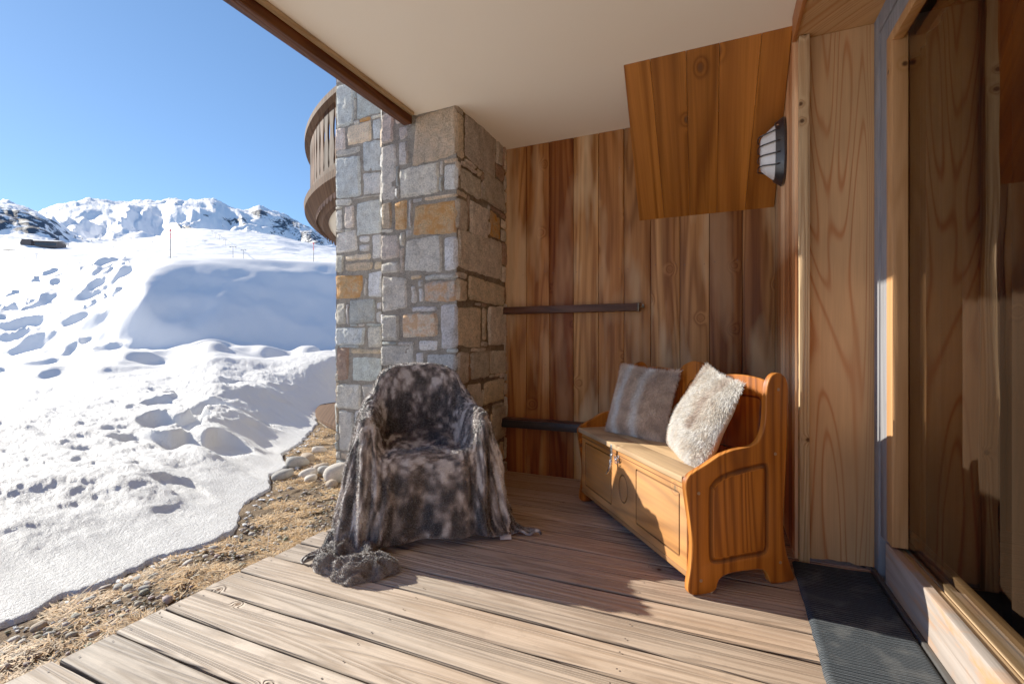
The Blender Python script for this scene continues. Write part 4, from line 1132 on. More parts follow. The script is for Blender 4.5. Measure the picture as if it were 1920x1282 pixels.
def stripes_a(u, v, rng):
    w = .06 * vnoise(u * 3, v * 3, 0, 5)
    s = np.exp(-((u + w + .62) / .13) ** 2) + .9 * np.exp(-((u + w - .12) / .13) ** 2)
    base = np.array([.56, .40, .285]); pale = np.array([.95, .90, .84])
    n = .5 + .5 * vnoise(u * 6, v * 5, 0, 9)
    c = base[None] * (.75 + .6 * n[:, None]); k = np.clip(s + .25 * (n - .5), 0, 1)[:, None]
    return c * (1 - k) + pale * k
def stripes_b(u, v, rng):
    w = .10 * vnoise(u * 3, v * 3, 0, 15)
    s = 1 - .9 * np.exp(-((u + w + .78) / .14) ** 2) - .45 * np.exp(-((u + w - .45) / .20) ** 2) * (v > -.2)
    base = np.array([.34, .22, .15]); pale = np.array([.95, .86, .76])
    n = .5 + .5 * vnoise(u * 7, v * 6, 0, 19)
    k = np.clip(s - .35 * (n > .62) * n, 0, 1)[:, None]
    return base * (1 - k) + pale * k
pillow((-0.397, 2.765, 0.655), (rad(-17), rad(3), rad(-28)), .385, .40, .15, 3, stripes_a, 'grey brown fur pillow with two pale stripes on the shaded half of the bench')
pillow((-0.060, 2.330, 0.655), (rad(-22), rad(9), rad(-68)), .40, .43, .16, 4, stripes_b, 'pale cream fur pillow with beige cloth back, sunlit at the near end of the bench')
# ------------------------------------------------------------------ armchair and the blanket draped over it
CH_ANG = math.atan2(0.643, 0.766); CH_ORG = (-1.50, 2.19, 0)
def armchair():
    o = empty('armchair', CH_ORG, CH_ANG, 'rounded tub armchair hidden under the mottled fur blanket beside the pillar', 'armchair')
    b = MB(); n = 40; vs = []; fs = []
    for i in range(n + 1):
        t = -1 + 2 * i / n; k = abs(t)
        if k > .55: q = (k - .55) / .45; x = math.copysign(.285, t); y = .07 - q * .27
        else: a = t / .55 * PI / 2; x = .285 * math.sin(a); y = .07 + .155 * math.cos(a)
        h = .81 - .10 * (k / .36) ** 2 if k < .36 else .71 - .14 * min(1, (k - .36) / .14) ** .8
        L = math.hypot(x, y + .02) or 1; ox, oy = x / L, (y + .02) / L
        for (w_, z) in ((.012, .28), (.012, h - .03), (.006, h), (-.006, h), (-.010, h - .03), (-.010, .28)): vs.append((x + ox * w_, y + oy * w_, z))
    for i in range(n):
        for k in range(6): fs.append((i * 6 + k, i * 6 + (k + 1) % 6, (i + 1) * 6 + (k + 1) % 6, (i + 1) * 6 + k))
    fs.append(tuple(range(6))); fs.append(tuple(n * 6 + k for k in range(5, -1, -1)))
    M_ch = plain('armchair_shell', (.12, .09, .07), .6)
    b.add(vs, fs); b.build('backrest', M_ch, o, smooth=True)
    b = MB(); b.box(-.21, .21, -.25, .17, .29, .395, bev=.03); b.build('seat', M_ch, o, angle=40)
    for sx in (-1, 1):
        for sy in (-.2, .16):
            b = MB(); b.tube([(sx * .20, sy, .30), (sx * .22, sy * 1.08, 0)], [.02, .014], 10); b.build('leg', M_darkwood, o, smooth=True)
armchair()

def blanket():
    S0 = [(0, .37, .30), (0, .32, .70), (0, .27, .855), (0, .235, .872), (0, .20, .845), (0, .165, .70), (0, .135, .56), (0, .09, .465), (0, .0, .435), (0, -.12, .435), (0, -.22, .450), (0, -.275, .435), (0, -.305, .36), (0, -.325, .2), (0, -.345, .045)]
    S1 = [(.13, .37, .30), (.13, .31, .69), (.13, .26, .845), (.13, .226, .862), (.125, .19, .835), (.12, .155, .70), (.125, .125, .56), (.13, .08, .465), (.135, .0, .437), (.14, -.12, .437), (.145, -.22, .452), (.15, -.275, .437), (.155, -.305, .36), (.165, -.33, .2), (.175, -.35, .045)]
    S2 = [(.23, .35, .30), (.23, .29, .66), (.225, .235, .80), (.22, .20, .818), (.21, .165, .79), (.20, .13, .69), (.20, .10, .565), (.205, .06, .475), (.21, -.01, .447), (.215, -.12, .447), (.22, -.21, .460), (.225, -.275, .448), (.235, -.31, .37), (.25, -.34, .2), (.265, -.365, .04)]
    S3 = [(.29, .31, .28), (.28, .25, .60), (.268, .19, .715), (.258, .155, .73), (.250, .125, .715), (.243, .09, .675), (.240, .055, .635), (.242, .01, .605), (.248, -.05, .600), (.252, -.12, .605), (.258, -.19, .605), (.265, -.245, .575), (.275, -.285, .46), (.29, -.325, .24), (.315, -.365, .035)]
    S4 = [(.33, .28, .26), (.32, .22, .54), (.305, .165, .665), (.298, .13, .685), (.292, .10, .675), (.288, .06, .650), (.288, .02, .637), (.290, -.03, .635), (.294, -.08, .635), (.298, -.14, .635), (.303, -.195, .628), (.310, -.240, .595), (.320, -.272, .47), (.335, -.312, .24), (.37, -.36, .03)]
    S5 = [(.36, .25, .22), (.352, .20, .46), (.340, .15, .575), (.334, .115, .60), (.332, .085, .60), (.330, .045, .59), (.332, .005, .585), (.335, -.035, .583), (.338, -.08, .580), (.342, -.13, .570), (.346, -.175, .55), (.352, -.215, .50), (.362, -.245, .38), (.38, -.285, .20), (.42, -.34, .02)]
    S6 = [(.375, .22, .15), (.37, .18, .28), (.365, .13, .34), (.362, .10, .35), (.362, .07, .35), (.364, .035, .345), (.368, .0, .34), (.372, -.04, .335), (.376, -.08, .33), (.382, -.125, .32), (.388, -.165, .30), (.395, -.20, .27), (.41, -.23, .20), (.43, -.27, .11), (.47, -.33, .015)]
    S7 = [(.40, .20, .02), (.40, .17, .02), (.40, .13, .02), (.40, .10, .02), (.402, .07, .02), (.405, .035, .02), (.41, .0, .02), (.415, -.04, .02), (.42, -.08, .02), (.427, -.12, .02), (.435, -.155, .02), (.445, -.19, .02), (.465, -.22, .02), (.50, -.26, .015), (.55, -.33, .012)]
    half = [S0, S1, S2, S3, S4, S5, S6, S7]
    ctrl = np.array([[(-x, y, z) for x, y, z in c] for c in half[:0:-1]] + half)            # 15 curves across, 15 points along
    def spline(C, n):                                                                         # Catmull-Rom along the first axis
        m = len(C); t = np.linspace(0, m - 1, n); i = np.minimum(t.astype(int), m - 2); f = (t - i)[:, None, None]
        g = lambda k: C[np.clip(k, 0, m - 1)]
        p0, p1, p2, p3 = g(i - 1), g(i), g(i + 1), g(i + 2)
        return .5 * (2 * p1 + (p2 - p0) * f + (2 * p0 - 5 * p1 + 4 * p2 - p3) * f * f + (3 * p1 - p0 - 3 * p2 + p3) * f ** 3)
    nx, ny = 190, 170
    G = spline(ctrl, nx).transpose(1, 0, 2); G = spline(G, ny)                               # (ny, nx, 3)
    sI = np.linspace(-1, 1, nx)[None, :] + np.zeros((ny, 1)); tI = np.linspace(0, 1, ny)[:, None] + np.zeros((1, nx))
    du = np.gradient(G, axis=1); dv = np.gradient(G, axis=0); nr = np.cross(du, dv); nr /= np.maximum(np.linalg.norm(nr, axis=2), 1e-9)[..., None]
    if (nr[..., 2] * (G[..., 2] > .4)).sum() < 0: nr = -nr
    sa_ = np.abs(sI); wv = vnoise(sI * 3.1, tI * 5.0, 0, 151); w2 = vnoise(sI * 7, tI * 9, 0, 152)
    side = sstep(.62, .90, sa_); front = sstep(.76, .93, tI) * (1 - .5 * side)
    # soft pleats that hang from the arms, pleats down the front, wrinkles pulled into the seat corners
    disp = side * .030 * (np.sin(2 * PI * (tI * 8.5 + .35 * wv + .5 * np.sign(sI))) * (.6 + .4 * w2) + .35 * np.sin(2 * PI * (tI * 17 + .4 * w2)))
    disp += front * .022 * np.sin(2 * PI * (sI * 3.4 + .35 * wv)) + front * .010 * np.sin(2 * PI * (sI * 8 + .5 * w2))
    arm = np.exp(-((sa_ - .55) / .09) ** 2) * sstep(.25, .35, tI) * (1 - sstep(.78, .9, tI))
    disp += arm * (.011 * np.sin(2 * PI * (tI * 15 + 1.2 * sa_ * 3 + .5 * w2)))
    seat = (1 - sstep(.36, .5, sa_)) * sstep(.30, .42, tI) * (1 - sstep(.8, .9, tI))
    disp += seat * (.010 * fbm(sI * 9, tI * 13, 0, 153, 3) + .009 * np.sin(2 * PI * (sI * 3 + tI * 4 + .8 * wv)) * sstep(.42, .52, tI))
    disp += .008 * fbm(sI * 12, tI * 16, 0, 154, 3)
    low = 1 - sstep(.02, .10, G[..., 2])
    G = G + nr * (disp * (1 - .75 * low))[..., None]
    # hem: ragged along the floor, longer at the front left
    G[..., 0] += low * .03 * vnoise(tI * 14, sI * 4, 0, 155) * np.sign(sI); G[..., 1] -= low * .03 * (vnoise(sI * 9, tI * 3, 0, 156) + .4) * sstep(.8, 1, tI)
    G[..., 2] = np.maximum(G[..., 2], .012 + low * .026 * np.abs(np.sin(sI * 30 + tI * 36)))
    ca, sa = math.cos(CH_ANG), math.sin(CH_ANG)
    V = np.stack([CH_ORG[0] + G[..., 0] * ca - G[..., 1] * sa, CH_ORG[1] + G[..., 0] * sa + G[..., 1] * ca, G[..., 2]], -1)
    idx = np.arange(nx * ny).reshape(ny, nx)
    F = np.stack([idx[:-1, :-1], idx[:-1, 1:], idx[1:, 1:], idx[1:, :-1]], -1).reshape(-1, 4)
    v = V.reshape(-1, 3); lx = G[..., 0].ravel(); ly = G[..., 1].ravel(); arm_w = arm.ravel()
    uu = sI * 1.02; ww = tI * 1.75
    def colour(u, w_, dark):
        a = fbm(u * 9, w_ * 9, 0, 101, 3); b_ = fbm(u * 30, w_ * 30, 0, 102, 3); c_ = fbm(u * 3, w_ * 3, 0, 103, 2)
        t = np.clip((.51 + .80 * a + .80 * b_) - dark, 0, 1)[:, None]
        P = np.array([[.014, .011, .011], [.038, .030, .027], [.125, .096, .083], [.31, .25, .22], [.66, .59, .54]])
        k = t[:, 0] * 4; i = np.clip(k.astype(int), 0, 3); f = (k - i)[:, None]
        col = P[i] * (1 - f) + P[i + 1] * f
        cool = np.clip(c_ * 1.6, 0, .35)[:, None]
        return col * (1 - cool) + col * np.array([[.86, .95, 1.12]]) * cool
    zz0 = v[:, 2]; fur_shade = .20 * np.exp(-(lx / .22) ** 4 - ((zz0 - .60) / .13) ** 2) - .10 * arm_w - .20 * np.exp(-(lx / .25) ** 4 - ((zz0 - .40) / .055) ** 2) * (ly < -.1)  # shading put into the colour: darker fur in the bowl, lighter arms and seat front
    tint = colour(uu.ravel(), ww.ravel(), fur_shade)
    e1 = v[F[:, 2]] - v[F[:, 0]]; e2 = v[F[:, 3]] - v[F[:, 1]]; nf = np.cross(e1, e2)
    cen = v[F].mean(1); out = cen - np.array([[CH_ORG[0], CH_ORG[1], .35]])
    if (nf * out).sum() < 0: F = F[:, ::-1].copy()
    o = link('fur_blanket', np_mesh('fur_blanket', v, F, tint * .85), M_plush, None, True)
    tag(o, 'thick mottled grey brown fur blanket thrown over the armchair, its corner bunched on the deck', 'blanket')
    sb = o.modifiers.new('smooth', 'SUBSURF'); sb.levels = 1; sb.render_levels = 1
    so = o.modifiers.new('thick', 'SOLIDIFY'); so.thickness = .012; so.offset = -1
    rng = np.random.default_rng(12)
    tri = np.concatenate([F[:, [0, 1, 2]], F[:, [0, 2, 3]]])
    # smooth normals
    vn = np.zeros_like(v); nfv = np.cross(v[tri[:, 1]] - v[tri[:, 0]], v[tri[:, 2]] - v[tri[:, 0]])
    for k in range(3): np.add.at(vn, tri[:, k], nfv)
    vn /= np.maximum(np.linalg.norm(vn, axis=1), 1e-9)[:, None]
    P, Nn, k, a, b_ = sample_mesh(v, tri, 130000, rng)
    A = tri[k]; w0 = (1 - a - b_)[:, None]; a = a[:, None]; b_ = b_[:, None]
    Nn = vn[A[:, 0]] * w0 + vn[A[:, 1]] * a + vn[A[:, 2]] * b_
    uf, wf = uu.ravel(), ww.ravel()
    pu = (uf[A[:, 0]] * w0[:, 0] + uf[A[:, 1]] * a[:, 0] + uf[A[:, 2]] * b_[:, 0]); pw = (wf[A[:, 0]] * w0[:, 0] + wf[A[:, 1]] * a[:, 0] + wf[A[:, 2]] * b_[:, 0])
    fur_shade_p = fur_shade[A[:, 0]] * w0[:, 0] + fur_shade[A[:, 1]] * a[:, 0] + fur_shade[A[:, 2]] * b_[:, 0]
    c = colour(pu, pw, fur_shade_p) * rng.uniform(.75, 1.3, (len(P), 1))
    fl = np.stack([.6 * vnoise(pu * 7, pw * 7, 0, 111), .6 * vnoise(pu * 7, pw * 7, 0, 112), -.55 + .6 * vnoise(pu * 6, pw * 6, 0, 113)], 1)
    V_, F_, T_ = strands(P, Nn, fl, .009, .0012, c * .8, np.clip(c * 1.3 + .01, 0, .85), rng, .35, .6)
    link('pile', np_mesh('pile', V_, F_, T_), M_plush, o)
    # the corner that lies crumpled on the deck
    base = np.array([[.17, .14, .125]])
    def c2(p):
        g = fbm(p[:, 0] * 13, p[:, 1] * 13, p[:, 2] * 13, 131, 3)[:, None]
        return base * (1 + .6 * g)
    for ci, (cx, cy, ax, ay, rot, hh) in enumerate([(-1.535, 1.655, .155, .125, -.55, .105), (-1.40, 1.60, .14, .085, .55, .085), (-1.60, 1.765, .11, .10, .3, .13)]):
        n1, n2 = 90, 110
        rr, tt = np.meshgrid(np.linspace(0, 1, n1) ** .8, np.linspace(0, 2 * PI, n2, endpoint=False), indexing='ij')
        X0 = rr * np.cos(tt); Y0 = rr * np.sin(tt)
        s1 = 2.3 * X0 + .9 * fbm(X0 * 1.6 + ci * 7, Y0 * 1.6, 0, 140, 2); s2 = 2.3 * Y0 + .9 * fbm(X0 * 1.6, Y0 * 1.6 + ci * 5, 0, 141, 2)
        ridge = 1 - np.abs(vnoise(s1 + ci * 3, s2 * 1.5, 0, 142)) * 2.2; ridge2 = 1 - np.abs(vnoise(s1 * 1.9 + 4, s2 * 2.1, 0, 143)) * 2
        env = np.clip(1 - rr ** 3.2, 0, 1) ** .5
        z = env * hh * np.clip(.52 + .40 * ridge + .05 * ridge2, .12, 1.2)
        k_ = 1 + .10 * np.sin(tt * 3 + ci) + .07 * np.sin(tt * 7 + 2 * ci)
        lx_ = X0 * ax * k_ * (1 + .10 * ridge * env); ly_ = Y0 * ay * k_ * (1 + .10 * ridge * env)
        P = np.stack([cx + lx_ * math.cos(rot) - ly_ * math.sin(rot), cy + lx_ * math.sin(rot) + ly_ * math.cos(rot), z + .004], -1)
        id2 = np.arange(n1 * n2).reshape(n1, n2)
        F2 = np.stack([id2[:-1], id2[1:], np.roll(id2[1:], -1, 1), np.roll(id2[:-1], -1, 1)], -1).reshape(-1, 4)
        v2 = P.reshape(-1, 3)
        bb = link('bunched_corner', np_mesh('bunched_corner', v2, F2, c2(v2) * .85), M_plush, o, True)
        tri2 = np.concatenate([F2[:, [0, 1, 2]], F2[:, [0, 2, 3]]])
        P3, N3, k3, _, _ = sample_mesh(v2, tri2, 12000, rng)
        N3 = N3 * np.where(N3[:, 2:3] < 0, -1, 1)
        cc = c2(P3) * rng.uniform(.7, 1.35, (len(P3), 1))
        V_, F_, T_ = strands(P3, N3, np.tile([[0.2, 0, -.3]], (len(P3), 1)), .009, .0011, cc * .75, np.clip(cc * 1.3, 0, .8), rng, .35, .65)
        link('pile', np_mesh('pile', V_, F_, T_), M_plush, bb)
    b = MB(); M_ = Matrix.Translation((-.985, 2.175, .012)) @ Matrix.Rotation(.5, 4, 'Z') @ Matrix.Rotation(.25, 4, 'X')
    b.box(-.028, .028, -.018, .018, -.001, .001, M=M_); b.build('care_tag', plain('white_label_cloth', (.75, .74, .78), .6), o)
blanket()
# ------------------------------------------------------------------ ground cover and stones outside
def rock_mesh(name, s, seed, sub=3):
    bm = bmesh.new(); bmesh.ops.create_icosphere(bm, subdivisions=sub, radius=1)
    co = np.array([v.co[:] for v in bm.verts])
    d = 1 + .16 * fbm(co[:, 0] * 1.3 + seed, co[:, 1] * 1.3, co[:, 2] * 1.3 + seed, 5, 3)
    p = np.sign(co) * np.abs(co) ** .85
    p = p * d[:, None] * np.array(s)
    for v, q in zip(bm.verts, p): v.co = q
    me = bpy.data.meshes.new(name); bm.to_mesh(me); bm.free()
    a = me.color_attributes.new('tint', 'FLOAT_COLOR', 'POINT')
    return me
def mat_rock(name, c1, c2):
    n = N(name); f = n.noise(n.obj, 9., 6., .65); f2 = n.noise(n.obj, 120., 3., .7)
    c = n.mix(n.mr(f, .35, .65), c1, c2); m = n.mr(f2, .3, .7, .8, 1.15)
    return n.bsdf(n.mix(1., c, n.comb(m, m, m), 'MULTIPLY'), .8, n.bump(f2, .004), Specular_IOR_Level=.3)
M_rocks = [mat_rock('pale_river_stone', (.46, .41, .35), (.60, .54, .47)), mat_rock('grey_river_stone', (.25, .25, .24), (.38, .36, .33)), mat_rock('brown_river_stone', (.30, .22, .15), (.44, .35, .26))]
def rocks():
    rnd = random.Random(21)
    big = [(-2.70, 2.83, .125, .085, .085, 0, 'large cream river stone against the drape of the armchair blanket'),
           (-2.80, 3.02, .09, .06, .05, 1, 'grey river stone at the foot of the stone wall'),
           (-2.98, 2.78, .075, .05, .04, 0, 'flat pale river stone between the dry grass and the large cream stone'),
           (-2.93, 2.90, .06, .05, .04, 1, 'small round grey river stone beside the large cream one'),
           (-2.87, 2.70, .09, .045, .03, 0, 'long flat cream river stone lying in the dry grass'),
           (-3.02, 2.95, .07, .05, .035, 2, 'brown river stone just behind the flat pale ones'),
           (-3.32, 2.98, .10, .07, .055, 1, 'grey brown river stone at the snow edge, the one farthest from the deck'),
           (-3.38, 3.15, .08, .055, .045, 2, 'brown river stone half tucked under the snow by the stone wall'),
           (-3.12, 2.66, .085, .055, .045, 1, 'rounded grey river stone beside a tongue of melting snow'),
           (-3.52, 3.42, .07, .05, .04, 0, 'pale river stone on the gravel near the round terrace'),
           (-2.62, 2.66, .05, .04, .03, 2, 'small brown river stone in grass near the armchair')]
    for (x, y, a, b_, c, m, lab) in big:
        o = link('river_stone', rock_mesh('river_stone', (a, b_, c), rnd.random() * 50), M_rocks[m], None, True)
        o.location = (x, y, -.06 + c * .35); o.rotation_euler = (rnd.uniform(-.2, .2), rnd.uniform(-.2, .2), rnd.uniform(0, 3)); tag(o, lab, 'stone', 'river stones by the snow edge')
    base = [rock_mesh('cobble', (.030, .022, .015), k * 7.7, 2) for k in range(5)]
    pts = [(-2.36, 1.25), (-2.33, 1.20), (-2.30, 1.26), (-2.27, 1.23), (-2.38, 1.18), (-2.34, 1.31), (-2.41, 1.42), (-2.37, 1.46), (-2.33, 1.44), (-2.30, .82), (-2.25, .83), (-2.33, .90), (-2.29, .74), (-2.22, .90),
           (-2.29, 1.05), (-2.36, 1.08), (-2.25, 1.12), (-2.38, 1.6), (-2.34, 1.66), (-2.33, 1.52), (-2.27, 1.35), (-2.24, .68), (-2.30, .62)]
    for i, (x, y) in enumerate(pts):
        me = base[i % 5].copy(); me.materials.clear(); me.materials.append(M_rocks[(1, 1, 2, 0, 1)[rnd.randrange(5)]])
        o = link('cobble', me, None, None, True)
        k = rnd.uniform(.5, 1.0); o.scale = (k, k, k); o.location = (x + rnd.uniform(-.01, .01), y + rnd.uniform(-.01, .01), -.066 + .005); o.rotation_euler = (rnd.uniform(-.3, .3), rnd.uniform(-.3, .3), rnd.uniform(0, 6))
        tag(o, 'small rounded cobble lying in the dry grass strip between snow and deck', 'cobble', 'cobbles in the dry grass strip')
    # gravel
    rng = np.random.default_rng(5)
    bm = bmesh.new(); bmesh.ops.create_icosphere(bm, subdivisions=1, radius=1); bm.verts.index_update(); bm.faces.index_update()
    bv = np.array([v.co[:] for v in bm.verts]); bf = np.array([[v.index for v in f.verts] for f in bm.faces]); bm.free()
    n = 3000
    Y = np.where(rng.random(n) < .7, rng.uniform(.3, 3.2, n), rng.uniform(2.6, 5.2, n)); ex = edge_x(Y)
    t = rng.random(n) ** .8
    X = ex + .02 + t * (np.minimum(-1.93, ex + 1.6) - ex)
    s = rng.uniform(.003, .011, n) * (1 + 1.0 * (rng.random(n) > .92))
    sc = np.stack([s * rng.uniform(.8, 1.5, n), s * rng.uniform(.7, 1.1, n), s * rng.uniform(.5, .8, n)], 1)
    an = rng.uniform(0, 6.28, n)
    v = bv[None] * sc[:, None, :]; v = v * (1 + .15 * rng.normal(0, 1, (n, len(bv), 1)))
    c, sn = np.cos(an)[:, None], np.sin(an)[:, None]
    v = np.stack([v[..., 0] * c - v[..., 1] * sn, v[..., 0] * sn + v[..., 1] * c, v[..., 2]], -1) + np.stack([X, Y, -.065 + s * .3], 1)[:, None, :]
    f = (bf[None] + (np.arange(n) * len(bv))[:, None, None]).reshape(-1, 3)
    g = rng.uniform(.10, .38, (n, 1)) * np.array([[1, .85, .68]]) + rng.normal(0, .015, (n, 3)); tint = np.repeat(np.clip(g, .03, .7), len(bv), 0)
    nm = N('gravel'); M_g = nm.bsdf(nm.attr('tint'), .85)
    tag(link('gravel', np_mesh('gravel', v.reshape(-1, 3), f, tint), M_g, None, True), kind='stuff')
rocks()

def snow_bits():
    rng = np.random.default_rng(15); b = MB()
    bm = bmesh.new(); bmesh.ops.create_icosphere(bm, subdivisions=2, radius=1); bm.verts.index_update()
    bv = np.array([v.co[:] for v in bm.verts]); bf = [[v.index for v in f.verts] for f in bm.faces]; bm.free()
    for i in range(150):
        Y = rng.uniform(.5, 4.6); s = rng.uniform(.003, .011); X = float(edge_x(np.array(Y))) + abs(rng.normal(0, .05)) + .01
        d = 1 + .35 * fbm(bv[:, 0] * 2 + i, bv[:, 1] * 2, bv[:, 2] * 2, 9, 2)
        v = bv * d[:, None] * np.array([s * rng.uniform(.8, 2.0), s * rng.uniform(.8, 1.6), s * rng.uniform(.35, .7)]) + np.array([X, Y, -.062])
        b.add(v.tolist(), bf)
    tag(b.build('snow_crumbs', M_snow, smooth=True), kind='stuff')
snow_bits()

def grass():
    rng = np.random.default_rng(8)
    n = 100000
    Y = rng.uniform(.35, 4.4, n)
    ex = edge_x(Y)
    wide = np.minimum(-1.885, ex + 1.5)
    t = 1 - rng.random(n) ** 1.35
    X = ex + .03 + t * (wide - ex - .02)
    cl = vnoise(X * 5, Y * 5, 0, 14) * .5 + vnoise(X * 13, Y * 13, 0, 15) * .5
    keep = (cl > -.22 + .20 * (1 - t)) & ~((X > -2.12) & (Y > 2.58)) & ~((X > -3.0) & (Y > 3.08))
    X, Y, cl, t = X[keep], Y[keep], cl[keep], t[keep]; n = len(X)
    tall = sstep(.55, .95, t)
    clump = vnoise(X * 9, Y * 9, 0, 16)
    an = rng.uniform(0, 2 * PI, n) * .55 + 2.2 * clump + 1.0
    L = rng.uniform(.03, .085, n) * (.8 + .5 * tall)
    up = np.clip(rng.normal(.16, .14, n) + .28 * tall * (clump > 0), .02, 1.0)
    d = np.stack([np.cos(an), np.sin(an), up], 1); d /= np.linalg.norm(d, axis=1)[:, None]
    side = np.stack([-np.sin(an), np.cos(an), 0 * an], 1)
    w_ = rng.uniform(.0012, .0030, n)[:, None]
    z0 = -.068 + .03 * np.clip(cl, 0, 1) * rng.random(n)
    P = np.stack([X, Y, z0], 1)
    droop = np.array([[0, 0, -1.]])
    m1 = P + d * (L * .45)[:, None] + side * rng.normal(0, .004, (n, 1)); m2 = P + d * L[:, None] + droop * (L * rng.uniform(.05, .3, n))[:, None] + side * rng.normal(0, .012, (n, 1))
    m2[:, 2] = np.maximum(m2[:, 2], -.07)
    V = np.stack([P - side * w_, P + side * w_, m1 + side * w_ * .8, m1 - side * w_ * .8, m2], 1).reshape(-1, 3)
    i = np.arange(n)[:, None] * 5
    F = np.concatenate([i + np.array([[0, 1, 2]]), i + np.array([[0, 2, 3]]), i + np.array([[3, 2, 4]])], 0)
    base = np.array([[.52, .27, .075]]) * rng.uniform(.12, 1.3, (n, 1)) ** 1.2; pale = np.array([[.74, .53, .29]])
    k = (rng.random((n, 1)) < .3) * .7 + .15 * rng.random((n, 1))
    c = np.clip(base * (1 - k) + pale * k, 0, .8)
    T = np.repeat(c, 5, 0)
    tag(link('dry_grass', np_mesh('dry_grass', V, F, T), M_straw), kind='stuff')
    # a few long bleached stalks
    b = MB(); rnd = random.Random(2)
    for (x, y, a, L_) in [(-1.99, 1.20, -.9, .17), (-2.15, 1.35, -.3, .12), (-2.62, 2.45, .9, .13), (-2.2, .95, .5, .12), (-2.38, 1.02, 1.6, .10), (-2.1, 1.7, 2.4, .11), (-2.6, 2.9, 1.1, .12)]:
        b.tube([(x, y, -.05), (x + math.cos(a) * L_ * .5, y + math.sin(a) * L_ * .5, -.02), (x + math.cos(a) * L_, y + math.sin(a) * L_, .004)], .0014, 5, (.68, .58, .42))
    tag(b.build('straw', M_straw), kind='stuff')
grass()

